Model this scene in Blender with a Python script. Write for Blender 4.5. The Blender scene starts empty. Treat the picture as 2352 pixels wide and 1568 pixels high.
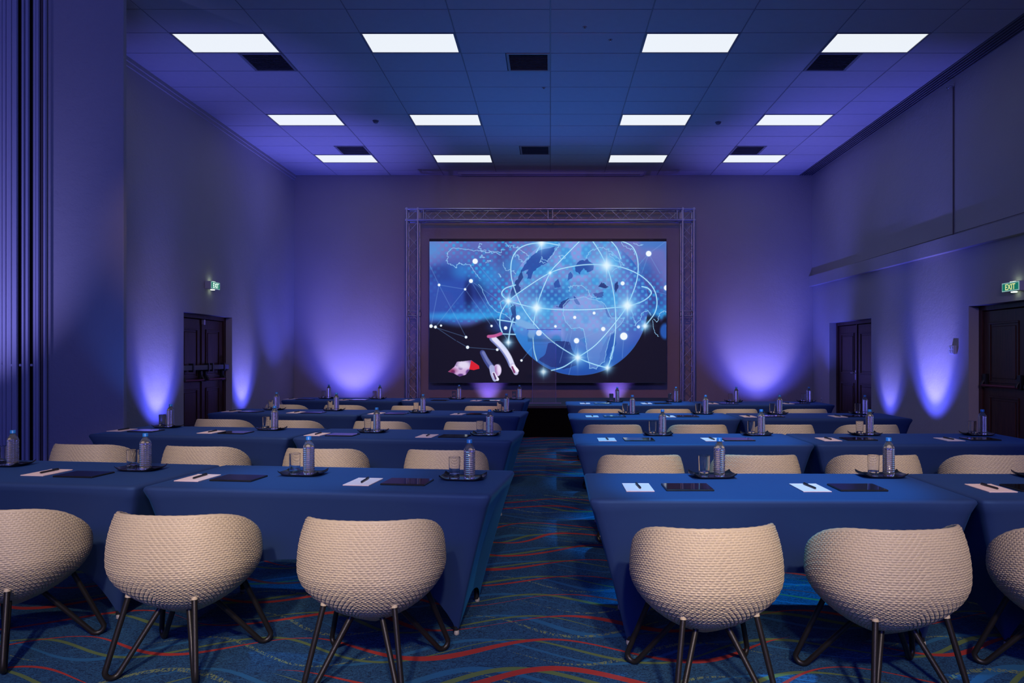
import bpy, math, random
import numpy as np
from mathutils import Vector, Matrix

R = math.radians
PI = math.pi
scene = bpy.context.scene
COL = scene.collection
rnd = random.Random(7)

# ------------------------------------------------------------------ camera, world, light, exposure
cam_d = bpy.data.cameras.new('camera')
cam = bpy.data.objects.new('camera', cam_d)
COL.objects.link(cam)
cam.location = (0, 0, 1.42)
cam.rotation_euler = (R(90), 0, 0)
cam_d.sensor_width = 36.0
cam_d.lens = 1620 / 2352 * 36.0
cam_d.shift_x = (1176 - 1264) / 2352
cam_d.shift_y = (815 - 784) / 2352
cam_d.clip_start = 0.05
scene.camera = cam

w = bpy.data.worlds.new('world')
scene.world = w
w.use_nodes = True
w.node_tree.nodes['Background'].inputs[0].default_value = (0.010, 0.012, 0.05, 1)
w.node_tree.nodes['Background'].inputs[1].default_value = 0.3

scene.view_settings.view_transform = 'Standard'
scene.view_settings.look = 'None'
scene.view_settings.gamma = 1.0
scene.view_settings.use_curve_mapping = False
scene.view_settings.exposure = 0.0
scene.cycles.use_denoising = True
scene.cycles.max_bounces = 10
scene.cycles.diffuse_bounces = 3
scene.cycles.glossy_bounces = 4
scene.cycles.transmission_bounces = 10
scene.cycles.caustics_reflective = False
scene.cycles.caustics_refractive = False
scene.cycles.sample_clamp_indirect = 3.0


def aim(o, target):
    d = Vector(target) - o.location
    o.rotation_euler = d.to_track_quat('-Z', 'Y').to_euler()


def spot(name, loc, target, color, power, angle, blend=1.0, radius=0.05):
    d = bpy.data.lights.new(name, 'SPOT')
    d.color = color
    d.energy = power
    d.spot_size = R(angle)
    d.spot_blend = blend
    d.shadow_soft_size = radius
    o = bpy.data.objects.new(name, d)
    COL.objects.link(o)
    o.location = loc
    aim(o, target)
    return o


def area(name, loc, target, color, power, sx, sy, spread=180):
    d = bpy.data.lights.new(name, 'AREA')
    d.shape = 'RECTANGLE'
    d.size, d.size_y = sx, sy
    d.color = color
    d.energy = power
    d.spread = R(spread)
    o = bpy.data.objects.new(name, d)
    COL.objects.link(o)
    o.location = loc
    aim(o, target)
    return o


WARM = (1.0, 0.80, 0.55)
BLUE = (0.07, 0.085, 1.0)
VIOLET = (0.47, 0.43, 1.0)
# warm lamps behind the camera that light the woven chairs, shuttered to the seating
for lx, tx, pw in ((-0.9, -2.1, 740), (0.3, -0.4, 470), (1.1, 1.5, 740)):
    spot('warm_key_spot', (lx, -1.2, 3.7), (tx, 3.1, 0.42), WARM, pw, 42, 0.8, 0.13)
for sx in (-2.3, 1.9):  # added warm fill for the farther chair rows, without ceiling fixtures
    for yy, pw in ((5.3, 380), (7.5, 390), (9.8, 430)):
        spot('warm_row_fill', (sx, yy - 3.9, 5.3), (sx, yy, 0.50), WARM, pw, 42, 0.8, 0.12)
# added blue spots that tint the table tops in both blocks, no fixtures there
for yy in (3.8, 5.8, 8.0, 10.1):
    spot('blue_table_fill', (1.1, yy + 0.6, 5.3), (1.1, yy, 0.7), (0.02, 0.48, 1.0), 1150, 23 if yy < 4 else 26, 0.5, 0.08)
for yy in (6.0, 9.0):
    spot('blue_table_fill', (3.0, yy + 0.6, 5.3), (3.0, yy, 0.7), (0.04, 0.32, 1.0), 130, 40, 1.0, 0.08)
spot('blue_table_fill', (-1.3, 4.6, 5.3), (-1.35, 4.0, 0.7), (0.02, 0.46, 1.0), 560, 18, 0.9, 0.08)
for yy in (6.1, 8.4, 10.7):
    spot('blue_table_fill', (-1.6, yy + 0.6, 5.3), (-1.6, yy, 0.7), (0.05, 0.28, 1.0), 110, 46, 1.0, 0.08)
# added soft blue fill from behind the camera, no lamp of the room
area('blue_room_fill', (-0.5, -3.4, 3.9), (0.0, 9.0, 4.3), (0.13, 0.16, 1.0), 195, 6.0, 1.2, 140)
spot('ceiling_blue_fill', (0.0, 12.5, 0.62), (0.0, 10.8, 5.4), (0.03, 0.20, 1.0), 330, 100, 1.0, 0.1)  # added fill that turns the ceiling centre blue, nothing stands here
spot('partition_uplight', (-6.2, 5.6, 0.12), (-6.1, 7.6, 2.6), (0.28, 0.27, 1.0), 300, 52, 1.0, 0.05)
spot('pillar_edge_fill', (-4.35, 7.0, 0.12), (-4.6, 7.6, 2.6), (0.03, 0.16, 1.0), 40, 50, 1.0, 0.05)  # added blue tint for the pier's right edge, no fitting there
spot('amber_wall_fill', (0.0, 3.0, 5.2), (0.0, 15.9, 0.9), (1.0, 0.42, 0.25), 600, 52, 1.0, 0.12)  # added warm fill that browns the lower end wall
spot('aisle_floor_fill', (0.0, 4.5, 5.3), (0.0, 3.2, 0.0), (0.14, 0.50, 1.0), 40, 44, 1.0, 0.1)  # weak fill added to brighten the aisle carpet
spot('warm_door_fill', (2.4, 1.0, 3.6), (6.0, 9.3, 0.7), (1.0, 0.66, 0.45), 260, 26, 1.0, 0.1)  # warm fill added for the right exit door and its reveal
spot('warm_door_fill', (-1.8, 3.0, 4.2), (-5.9, 12.2, 1.4), (1.0, 0.66, 0.50), 150, 22, 1.0, 0.1)  # likewise an added fill, for the left doorway
# colour uplights standing on the floor along the walls: a tight pale core and a wide blue spill each
UPLIGHTS = [((-5.18, 10.36), (-5.78, 10.36), 1.0), ((-5.20, 13.22), (-5.78, 13.22), 0.85),
            ((5.40, 12.30), (5.92, 12.30), 0.55), ((5.22, 10.85), (5.92, 10.85), 1.1)]
for (px, py), (wx, wy), k in UPLIGHTS:
    d = abs(wx - px)
    inw = 1 if wx < 0 else -1
    spot('uplight_core', (px, py, 0.10), (wx, py, d * 1.9), VIOLET, 62 * k * (d / 0.6) ** 2, 47, 0.7, 0.03)
    spot('uplight_streak', (px + (wx - px) * 0.5, py, 0.10), (wx, py, 1.3), VIOLET, 9 * k, 22, 1.0, 0.03)
    spot('uplight_halo', (px, py, 0.10), (wx, py, d * 1.9), BLUE, 190 * k * (d / 0.6) ** 2, 72, 1.0, 0.04)
    spot('uplight_ceiling_beam', (px, py, 0.12), (px + 0.5 * inw, py, 5.4), (0.13, 0.14, 1.0), 420 * k ** 0.5, 44, 1.0, 0.04)
for px, k in ((-4.42, 1.0), (4.68, 1.0)):
    spot('uplight_core', (px, 14.70, 0.12), (px, 15.91, 1.55), VIOLET, 105 * k, 60, 0.7, 0.04)
    spot('uplight_corner_beam', (px, 14.4, 0.12), (px * 1.28, 15.0, 3.0), (0.08, 0.10, 1.0), 260, 62, 1.0, 0.05)
    spot('uplight_streak', (px, 15.35, 0.12), (px, 15.91, 0.95), VIOLET, 7 * k, 62, 1.0, 0.04)
    spot('uplight_halo', (px, 14.7, 0.12), (px, 15.91, 1.7), BLUE, 320 * k, 88, 1.0, 0.05)
    spot('uplight_ceiling_beam', (px, 14.7, 0.12), (px * 0.95, 13.9, 5.4), (0.16, 0.16, 1.0), 760, 50, 1.0, 0.05)
for px in (-1.40, 1.46):
    spot('uplight_core', (px, 15.36, 0.12), (px, 15.91, 0.62), VIOLET, 9, 50, 0.9, 0.04)
    spot('uplight_ceiling_beam', (px, 15.68, 0.12), (px, 15.68, 4.5), (0.16, 0.09, 1.0), 90, 80, 1.0, 0.04)

# ------------------------------------------------------------------ helpers


class MB:
    """collects primitives and links them as ONE mesh object"""

    def __init__(s):
        s.v, s.f, s.m, s.sm = [], [], [], []

    def add(s, vs, fs, mat=0, smooth=False):
        b = len(s.v)
        s.v += [tuple(v) for v in vs]
        s.f += [tuple(b + i for i in f) for f in fs]
        s.m += [mat] * len(fs)
        s.sm += [smooth] * len(fs)
        return s

    def box(s, x0, x1, y0, y1, z0, z1, mat=0):
        vs = [(x0, y0, z0), (x1, y0, z0), (x1, y1, z0), (x0, y1, z0), (x0, y0, z1), (x1, y0, z1), (x1, y1, z1), (x0, y1, z1)]
        fs = [(0, 3, 2, 1), (4, 5, 6, 7), (0, 1, 5, 4), (1, 2, 6, 5), (2, 3, 7, 6), (3, 0, 4, 7)]
        return s.add(vs, fs, mat)

    def bbox(s, x0, x1, y0, y1, z0, z1, b, mat=0):
        """box with chamfered edges"""
        X, Y, Z = (x0, x1), (y0, y1), (z0, z1)
        vs, idx = [], {}

        def V(i, j, k, ax):
            key = (i, j, k, ax)
            if key not in idx:
                p = [X[i], Y[j], Z[k]]
                q = [x0 + b if i == 0 else x1 - b, y0 + b if j == 0 else y1 - b, z0 + b if k == 0 else z1 - b]
                for a in range(3):
                    if a != ax:
                        p[a] = q[a]
                idx[key] = len(vs)
                vs.append(tuple(p))
            return idx[key]
        fs = []
        for ax in range(3):
            for e in (0, 1):
                c = []
                for a, bb in ((0, 0), (1, 0), (1, 1), (0, 1)):
                    t = [0, 0, 0]
                    t[ax] = e
                    t[(ax + 1) % 3] = a
                    t[(ax + 2) % 3] = bb
                    c.append(V(*t, ax))
                fs.append(tuple(c) if e else tuple(reversed(c)))
        for ax in range(3):
            o1, o2 = (ax + 1) % 3, (ax + 2) % 3
            for e1 in (0, 1):
                for e2 in (0, 1):
                    t0, t1 = [0, 0, 0], [0, 0, 0]
                    t1[ax] = 1
                    for t in (t0, t1):
                        t[o1], t[o2] = e1, e2
                    q = (V(*t0, o1), V(*t1, o1), V(*t1, o2), V(*t0, o2))
                    fs.append(q if (e1 + e2) % 2 else tuple(reversed(q)))
        for i in (0, 1):
            for j in (0, 1):
                for k in (0, 1):
                    q = (V(i, j, k, 0), V(i, j, k, 1), V(i, j, k, 2))
                    fs.append(q if (i + j + k) % 2 else tuple(reversed(q)))
        return s.add(vs, fs, mat)

    def tube(s, pts, r, n=8, mat=0, caps=True):
        pts = [Vector(p) for p in pts]
        rs = r if isinstance(r, (list, tuple)) else [r] * len(pts)
        T = []
        for i in range(len(pts)):
            a = pts[max(0, i - 1)]
            b = pts[min(len(pts) - 1, i + 1)]
            T.append((b - a).normalized())
        up = Vector((0, 0, 1)) if abs(T[0].z) < 0.9 else Vector((1, 0, 0))
        U = (up - T[0] * up.dot(T[0])).normalized()
        vs, fs = [], []
        for i, p in enumerate(pts):
            U = (U - T[i] * U.dot(T[i])).normalized()
            W = T[i].cross(U)
            for k in range(n):
                a = 2 * PI * k / n
                vs.append(p + (U * math.cos(a) + W * math.sin(a)) * rs[i])
        for i in range(len(pts) - 1):
            for k in range(n):
                k2 = (k + 1) % n
                fs.append((i * n + k, i * n + k2, (i + 1) * n + k2, (i + 1) * n + k))
        s.add(vs, fs, mat, True)
        if caps:
            s.add(vs[:n], [tuple(reversed(range(n)))], mat)
            s.add(vs[-n:], [tuple(range(n))], mat)
        return s

    def lathe(s, prof, n=24, c=(0, 0, 0), mat=0, cap0=True, cap1=True, smooth=True):
        vs, fs = [], []
        for r, z in prof:
            for k in range(n):
                a = 2 * PI * k / n
                vs.append((c[0] + r * math.cos(a), c[1] + r * math.sin(a), c[2] + z))
        for i in range(len(prof) - 1):
            for k in range(n):
                k2 = (k + 1) % n
                fs.append((i * n + k, i * n + k2, (i + 1) * n + k2, (i + 1) * n + k))
        if cap0:
            fs.append(tuple(reversed(range(n))))
        if cap1:
            b = (len(prof) - 1) * n
            fs.append(tuple(b + k for k in range(n)))
        return s.add(vs, fs, mat, smooth)

    def grid(s, P, closed_u=False, mat=0, smooth=True, flip=False):
        """P: rows x cols x 3"""
        r, c = len(P), len(P[0])
        vs = [tuple(p) for row in P for p in row]
        fs = []
        for i in range(r - 1):
            for j in range(c if closed_u else c - 1):
                j2 = (j + 1) % c
                q = (i * c + j, i * c + j2, (i + 1) * c + j2, (i + 1) * c + j)
                fs.append(tuple(reversed(q)) if flip else q)
        return s.add(vs, fs, mat, smooth)

    def mesh(s, name, mats):
        me = bpy.data.meshes.new(name)
        me.from_pydata(s.v, [], s.f)
        for m in (mats if isinstance(mats, (list, tuple)) else [mats]):
            me.materials.append(m)
        me.polygons.foreach_set('material_index', s.m)
        me.polygons.foreach_set('use_smooth', s.sm)
        me.update()
        return me

    def build(s, name, mats, parent=None, loc=None):
        return link(name, s.mesh(name, mats), parent, loc)


def link(name, data, parent=None, loc=None, rz=0.0):
    o = bpy.data.objects.new(name, data)
    COL.objects.link(o)
    if parent is not None:
        o.parent = parent
    if loc is not None:
        o.location = loc
    o.rotation_euler[2] = rz
    return o


def tag(o, label=None, cat=None, group=None, kind=None):
    if label:
        o['label'] = label
    if cat:
        o['category'] = cat
    if group:
        o['group'] = group
    if kind:
        o['kind'] = kind
    return o


def thing(name, label, cat, loc=(0, 0, 0), rz=0.0, group=None):
    o = link(name, None, None, loc, rz)
    o.empty_display_size = 0.1
    return tag(o, label, cat, group)


def copy_tree(o, loc=None, rz=None, parent=None, label=None, group=None):
    c = o.copy()
    COL.objects.link(c)
    c.parent = parent
    if loc is not None:
        c.location = loc
    if rz is not None:
        c.rotation_euler[2] = rz
    if label:
        c['label'] = label
    if group:
        c['group'] = group
    for ch in o.children:
        if ch.name in bpy.data.objects:
            copy_tree(ch, parent=c)
    return c


# ---- node helper: small expression language on shader sockets
class E:
    def __init__(s, nt, sock):
        s.nt, s.s = nt, sock

    def _m(s, op, o=None, o2=None):
        n = s.nt.nodes.new('ShaderNodeMath')
        n.operation = op
        for i, x in enumerate((s, o, o2)):
            if x is None:
                continue
            if isinstance(x, E):
                s.nt.links.new(x.s, n.inputs[i])
            else:
                n.inputs[i].default_value = x
        return E(s.nt, n.outputs[0])

    def __add__(s, o): return s._m('ADD', o)
    def __sub__(s, o): return s._m('SUBTRACT', o)
    def __mul__(s, o): return s._m('MULTIPLY', o)
    def __truediv__(s, o): return s._m('DIVIDE', o)
    def sin(s): return s._m('SINE')
    def fract(s): return s._m('FRACT')
    def floor(s): return s._m('FLOOR')
    def abs(s): return s._m('ABSOLUTE')
    def lt(s, o): return s._m('LESS_THAN', o)
    def gt(s, o): return s._m('GREATER_THAN', o)
    def mx(s, o): return s._m('MAXIMUM', o)


def newmat(name):
    m = bpy.data.materials.new(name)
    m.use_nodes = True
    return m, m.node_tree, m.node_tree.nodes['Principled BSDF']


def xyz(nt, coord='Object'):
    tc = nt.nodes.new('ShaderNodeTexCoord')
    sp = nt.nodes.new('ShaderNodeSeparateXYZ')
    nt.links.new(tc.outputs[coord], sp.inputs[0])
    return tc.outputs[coord], E(nt, sp.outputs[0]), E(nt, sp.outputs[1]), E(nt, sp.outputs[2])


def noise(nt, vec, scale, detail=2.0, dist=0.0, rough=0.5):
    n = nt.nodes.new('ShaderNodeTexNoise')
    n.inputs['Scale'].default_value = scale
    n.inputs['Detail'].default_value = detail
    n.inputs['Distortion'].default_value = dist
    n.inputs['Roughness'].default_value = rough
    if vec is not None:
        nt.links.new(vec, n.inputs['Vector'])
    return E(nt, n.outputs['Fac'])


def combine(nt, x, y, z=0.0):
    c = nt.nodes.new('ShaderNodeCombineXYZ')
    for i, q in enumerate((x, y, z)):
        if isinstance(q, E):
            nt.links.new(q.s, c.inputs[i])
        else:
            c.inputs[i].default_value = q
    return c.outputs[0]


def mixc(nt, fac, a, b):
    n = nt.nodes.new('ShaderNodeMix')
    n.data_type = 'RGBA'
    if isinstance(fac, E):
        nt.links.new(fac.s, n.inputs[0])
    else:
        n.inputs[0].default_value = fac
    for sock, q in ((n.inputs[6], a), (n.inputs[7], b)):
        if isinstance(q, (tuple, list)):
            sock.default_value = (*q[:3], 1)
        else:
            nt.links.new(q, sock)
    return n.outputs[2]


def ramp(nt, fac, stops):
    n = nt.nodes.new('ShaderNodeValToRGB')
    nt.links.new(fac.s, n.inputs[0])
    cr = n.color_ramp
    while len(cr.elements) < len(stops):
        cr.elements.new(0.5)
    for e, (p, c) in zip(cr.elements, stops):
        e.position = p
        e.color = (*c[:3], 1) if isinstance(c, (tuple, list)) else (c, c, c, 1)
    return n.outputs[0]


def bump(nt, bsdf, height, strength=0.3, dist=0.01):
    b = nt.nodes.new('ShaderNodeBump')
    b.inputs['Strength'].default_value = strength
    b.inputs['Distance'].default_value = dist
    nt.links.new(height.s, b.inputs['Height'])
    nt.links.new(b.outputs[0], bsdf.inputs['Normal'])


def simple(name, color, rough=0.5, metal=0.0, var=0.08, vscale=8.0, bstr=0.0, bscale=60.0, spec=0.5):
    m, nt, b = newmat(name)
    v, x, y, z = xyz(nt)
    n = noise(nt, v, vscale, 3)
    lo = tuple(max(0, c * (1 - var)) for c in color)
    hi = tuple(min(1, c * (1 + var)) for c in color)
    nt.links.new(mixc(nt, n, lo, hi), b.inputs['Base Color'])
    b.inputs['Roughness'].default_value = rough
    b.inputs['Metallic'].default_value = metal
    b.inputs['Specular IOR Level'].default_value = spec
    if bstr:
        bump(nt, b, noise(nt, v, bscale, 3), bstr, 0.004)
    return m


def emit(name, color, strength):
    m, nt, b = newmat(name)
    b.inputs['Base Color'].default_value = (0.05, 0.05, 0.05, 1)
    b.inputs['Emission Color'].default_value = (*color, 1)
    b.inputs['Emission Strength'].default_value = strength
    return m


def glass(name, color=(1, 1, 1), ior=1.45, rough=0.0, tr=1.0):
    m, nt, b = newmat(name)
    v, x, y, z = xyz(nt)
    n = noise(nt, v, 3.0, 1)
    nt.links.new(mixc(nt, n, color, tuple(c * 0.97 for c in color)), b.inputs['Base Color'])
    b.inputs['Transmission Weight'].default_value = tr
    b.inputs['Roughness'].default_value = rough
    b.inputs['IOR'].default_value = ior
    return m


# ------------------------------------------------------------------ materials
def m_plaster(name, color):
    m, nt, b = newmat(name)
    v, x, y, z = xyz(nt)
    n = noise(nt, v, 1.3, 4)
    nt.links.new(mixc(nt, n, tuple(c * 0.93 for c in color), tuple(c * 1.05 for c in color)), b.inputs['Base Color'])
    b.inputs['Roughness'].default_value = 0.75
    b.inputs['Specular IOR Level'].default_value = 0.25
    hx = noise(nt, v, 34, 5, 0.6) * 0.6 + noise(nt, v, 8, 3) * 0.8
    bump(nt, b, hx, 0.45, 0.012)
    return m


M = {}
M['wall'] = m_plaster('wall_plaster', (0.50, 0.46, 0.42))
M['wall_back'] = m_plaster('back_wall_plaster', (0.47, 0.40, 0.36))
M['tile'] = simple('mineral_ceiling_tile', (0.50, 0.49, 0.48), 0.9, var=0.05, bstr=0.25, bscale=90, spec=0.1)
M['tile_dark'] = simple('tile_plenum', (0.10, 0.10, 0.10), 0.9)
M['rail'] = simple('painted_rail', (0.22, 0.22, 0.22), 0.5)
M['black'] = simple('black_metal', (0.012, 0.012, 0.013), 0.45)
M['slot'] = simple('slot_black', (0.006, 0.006, 0.006), 0.8)
M['vent'] = simple('vent_grey', (0.16, 0.15, 0.16), 0.6)
M['white_plastic'] = simple('white_plastic', (0.62, 0.60, 0.58), 0.4, var=0.03)
M['partition'] = simple('partition_laminate', (0.60, 0.58, 0.62), 0.42, var=0.05, vscale=2)
M['partition_dark'] = simple('partition_gap_shade', (0.003, 0.002, 0.003), 0.9)  # near-black colour that puts shade into the gaps between panels
M['stage'] = simple('stage_black', (0.003, 0.003, 0.004), 0.9, spec=0.05)
M['stage_top'] = simple('stage_top_carpet', (0.035, 0.04, 0.06), 0.8, bstr=0.3)
M['alu'] = simple('truss_aluminium', (0.60, 0.61, 0.66), 0.40, 1.0, var=0.05)
M['cap'] = simple('blue_bottle_cap', (0.02, 0.20, 0.60), 0.35)
M['tray'] = simple('black_melamine', (0.008, 0.009, 0.012), 0.16, var=0.0)
M['pen'] = simple('black_pen', (0.01, 0.01, 0.014), 0.3)
M['paper'] = simple('notepad_paper', (0.78, 0.60, 0.60), 0.8, var=0.02)
M['tablet'] = simple('tablet_case', (0.03, 0.03, 0.035), 0.35, 0.6)
M['tablet_glass'] = simple('tablet_screen', (0.004, 0.004, 0.005), 0.05, var=0.0)
M['foot_cap'] = simple('foot_plastic', (0.35, 0.33, 0.32), 0.5)
M['leg'] = None
M['light'] = emit('light_panel_diffuser', (0.90, 0.95, 1.0), 0.93)
M['sign_green'] = emit('exit_sign_green', (0.0, 0.22, 0.14), 0.7)
M['sign_pale'] = emit('exit_sign_frame_glow', (0.45, 0.85, 0.80), 0.5)
M['sign_white'] = emit('exit_letters_white', (0.75, 1.0, 0.85), 1.3)
M['sign_yellow'] = emit('exit_letters_yellow', (0.85, 0.9, 0.35), 0.9)
M['sign_lamp'] = emit('exit_sign_lamp', (0.75, 1.0, 0.75), 3.0)
M['chrome'] = simple('satin_chrome', (0.5, 0.5, 0.52), 0.25, 1.0)
M['bar_red'] = simple('dark_red_push_bar', (0.16, 0.012, 0.03), 0.35)
M['glass'] = glass('drinking_glass', ior=1.48)
M['pet'] = glass('water_filled_plastic', (0.95, 0.96, 1.0), ior=1.33, tr=0.94)
M['acrylic'] = simple('lectern_acrylic', (0.30, 0.33, 0.45), 0.08, var=0.0)
M['acrylic'].node_tree.nodes['Principled BSDF'].inputs['Alpha'].default_value = 0.10
M['acrylic_edge'] = simple('painted_edge_glow', (0.34, 0.34, 0.62), 0.3)  # violet colour stands in for light caught in the acrylic edges
M['acrylic_edge'].node_tree.nodes['Principled BSDF'].inputs['Alpha'].default_value = 0.6
M['brown'] = simple('brown_conduit', (0.16, 0.11, 0.09), 0.6)


def m_wood():
    m, nt, b = newmat('mahogany_door')
    v, x, y, z = xyz(nt)
    n = noise(nt, combine(nt, x * 14.0, y * 14.0, z * 1.1), 3.0, 5, 0.6)
    nt.links.new(ramp(nt, n, [(0.25, (0.032, 0.008, 0.006)), (0.75, (0.095, 0.034, 0.020))]), b.inputs['Base Color'])
    b.inputs['Roughness'].default_value = 0.42
    bump(nt, b, n, 0.1, 0.002)
    return m


M['wood'] = m_wood()


def m_cane():
    m, nt, b = newmat('woven_synthetic_cane')
    v, x, y, z = xyz(nt)
    n = noise(nt, v, 6, 3)
    n2 = noise(nt, combine(nt, x * 20.0, y * 20.0, z * 160.0), 2.0, 2)
    nt.links.new(mixc(nt, (n + n2) * 0.5, (0.50, 0.415, 0.27), (0.68, 0.57, 0.385)), b.inputs['Base Color'])
    b.inputs['Roughness'].default_value = 0.42
    b.inputs['Specular IOR Level'].default_value = 0.4
    bump(nt, b, n2, 0.15, 0.002)
    return m


M['cane'] = m_cane()


def m_leg():
    m, nt, b = newmat('cord_wrapped_leg')
    v, x, y, z = xyz(nt)
    s = (z * 2200.0).sin()
    nt.links.new(mixc(nt, s * 0.5 + 0.5, (0.006, 0.0055, 0.005), (0.018, 0.015, 0.013)), b.inputs['Base Color'])
    b.inputs['Roughness'].default_value = 0.4
    bump(nt, b, s, 0.2, 0.0006)
    return m


M['leg'] = m_leg()


def m_cloth():
    m, nt, b = newmat('navy_stretch_cloth')
    v, x, y, z = xyz(nt)
    n = noise(nt, v, 2.5, 3)
    f = noise(nt, v, 420, 2)
    nt.links.new(mixc(nt, n * 0.6 + f * 0.4, (0.018, 0.036, 0.115), (0.025, 0.050, 0.155)), b.inputs['Base Color'])
    b.inputs['Roughness'].default_value = 0.62
    b.inputs['Specular IOR Level'].default_value = 0.5
    b.inputs['Specular Tint'].default_value = (0.25, 0.55, 1.0, 1)
    b.inputs['Sheen Weight'].default_value = 0.22
    b.inputs['Sheen Roughness'].default_value = 0.30
    b.inputs['Sheen Tint'].default_value = (0.03, 0.42, 1.0, 1)
    bump(nt, b, f, 0.06, 0.001)
    return m


M['cloth'] = m_cloth()


def m_carpet():
    m, nt, b = newmat('wave_pattern_carpet')
    v, x, y, z = xyz(nt)
    sw = noise(nt, combine(nt, x * 0.55, y, 0.0), 70, 2, 3.0)
    base = ramp(nt, sw, [(0.38, (0.014, 0.034, 0.085)), (0.55, (0.030, 0.108, 0.250)), (0.75, (0.042, 0.160, 0.31))])
    pn = noise(nt, combine(nt, 3.7, y, 0.0), 0.75, 1) * 9.0
    wn = noise(nt, combine(nt, x, y * 0.6, 0.0), 0.6, 1)
    sp = 0.345

    def line(phase, off, width, lo, seed, amp=0.36):
        ph = x * (2 * PI / 1.22) + pn + phase
        vv = y / sp + ph.sin() * amp + wn * 1.2 + off
        fl = vv.floor()
        d = ((vv.fract() - 0.5).abs()) * sp
        g = noise(nt, combine(nt, x * 1.1, fl * 3.3 + seed, 0.0), 1.0, 0)
        wd = (g - lo) * width
        return (wd - d).gt(0.0), fl
    keep = ((y - 7.62).abs()).gt(0.46)
    lb, _ = line(1.9, 0.10, 0.060, 0.30, 2.0)
    gr, _ = line(0.9, 0.06, 0.052, 0.28, 5.0)
    rd, _ = line(0.0, 0.0, 0.068, 0.30, 9.0)
    ye, _ = line(2.7, 0.14, 0.05, 0.38, 13.0)
    dash = noise(nt, combine(nt, x * 1.0, y * 0.4, 0.0), 90, 1, 1.0).gt(0.5)
    c = mixc(nt, lb * keep, base, (0.03, 0.15, 0.34))
    c = mixc(nt, ye * keep * dash, c, (0.20, 0.27, 0.15))
    c = mixc(nt, gr * keep, c, (0.14, 0.21, 0.085))
    c = mixc(nt, rd * keep, c, (0.46, 0.050, 0.045))
    fib = noise(nt, v, 700, 2)
    c = mixc(nt, fib * 0.45, c, (0.003, 0.006, 0.014))
    nt.links.new(c, b.inputs['Base Color'])
    b.inputs['Roughness'].default_value = 0.95
    b.inputs['Specular IOR Level'].default_value = 0.1
    bump(nt, b, fib * 0.5 + sw * 0.8, 0.5, 0.004)
    return m


M['carpet'] = m_carpet()

# ------------------------------------------------------------------ room shell
XL, XR, YB, ZC = -5.78, 5.92, 15.91, 5.47
XLF = -6.75      # left side of the front part of the room, in front of the pillar
YP = 7.6         # front face of the pillar
YF = -4.0

tag(MB().box(XLF - 0.3, XR + 0.3, YF - 0.3, YB + 0.3, -0.1, 0.0).build('floor', M['carpet']),
    'blue carpet with wavy red, green and light blue lines', 'floor', kind='structure')


def wall_x(name, xin, xout, y0, y1, openings, label, mat):
    """wall at constant x; openings = [(ya, yb, ztop)]"""
    mb = MB()
    cur = y0
    for ya, yb, zt in sorted(openings):
        mb.box(min(xin, xout), max(xin, xout), cur, ya, 0, ZC + 0.1)
        mb.box(min(xin, xout), max(xin, xout), ya, yb, zt, ZC + 0.1)
        cur = yb
    mb.box(min(xin, xout), max(xin, xout), cur, y1, 0, ZC + 0.1)
    return tag(mb.build(name, mat), label, 'wall', kind='structure')


D1 = (11.12, 12.81, 2.10)
D2 = (13.01, 14.96, 2.10)
D3 = (8.05, 9.98, 2.11)
wall_x('wall_left', XL, XL - 0.3, YP + 0.5, YB, [D1], 'long plaster side wall left of the stage with exit doors', M['wall'])
wall_x('wall_right', XR, XR + 0.3, YF, YB, [D2, D3], 'long plaster side wall right of the stage with two doorways', M['wall'])
tag(MB().box(XL - 0.3, XR + 0.3, YB, YB + 0.3, 0, ZC + 0.1).build('wall_back', M['wall_back']),
    'plaster end wall behind the stage and the big screen', 'wall', kind='structure')
tag(MB().box(XLF, XR, YF - 0.3, YF, 0, ZC + 0.1).build('wall_front', M['wall']),
    'plain plaster wall behind the camera', 'wall', kind='structure')
tag(MB().box(XLF - 0.3, XLF, YF, YP, 0, ZC + 0.1).build('wall_side', M['wall']),
    'plaster side wall out of frame on the left', 'wall', kind='structure')
# pillar and the nib beside it
tag(MB().bbox(-5.43, -4.60, YP, YP + 0.06, 0, ZC - 0.002, 0.006).build('pillar', M['wall']),
    'broad flat plaster pier beside the folded partition', 'pillar', kind='structure')
tag(MB().box(XLF, -5.42, YP + 0.25, YP + 0.55, 0, ZC + 0.05).build('wall_return', M['wall']),
    'short wall behind the folded partition', 'wall', kind='structure')

# ceiling: slab, tiles, rails
ceiling = tag(MB().box(XLF - 0.3, XR + 0.3, YF - 0.3, YB + 0.3, ZC + 0.035, ZC + 0.2).build('ceiling', M['tile_dark']),
              'suspended ceiling of large rectangular tiles in a grid', 'ceiling', kind='structure')
xs = [XLF, XL] + [1.2 * k for k in range(-4, 5)] + [5.62]
ys = [15.47 - 0.6 * k for k in range(0, 27)]
ys = [YB] + ys
LIGHT_COLS = [(-4.8, -3.6), (-2.4, -1.2), (1.2, 2.4), (3.6, 4.8)]
LIGHT_ROWS = [8.87, 11.87, 14.27]
VENTS = [(-4.2, -3.6, 9.47), (-0.6, 0.0, 9.47), (3.6, 4.2, 9.47), (-4.2, -3.6, 13.67), (-0.6, 0.0, 13.67), (3.6, 4.2, 13.67)]
tile_mesh = {}


def tile_me(wx, wy):
    k = (round(wx, 3), round(wy, 3))
    if k not in tile_mesh:
        g = 0.007
        tile_mesh[k] = MB().bbox(-wx / 2 + g, wx / 2 - g, -wy / 2 + g, wy / 2 - g, 0.0, 0.018, 0.004).mesh('ceiling_tile', M['tile'])
    return tile_mesh[k]


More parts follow.
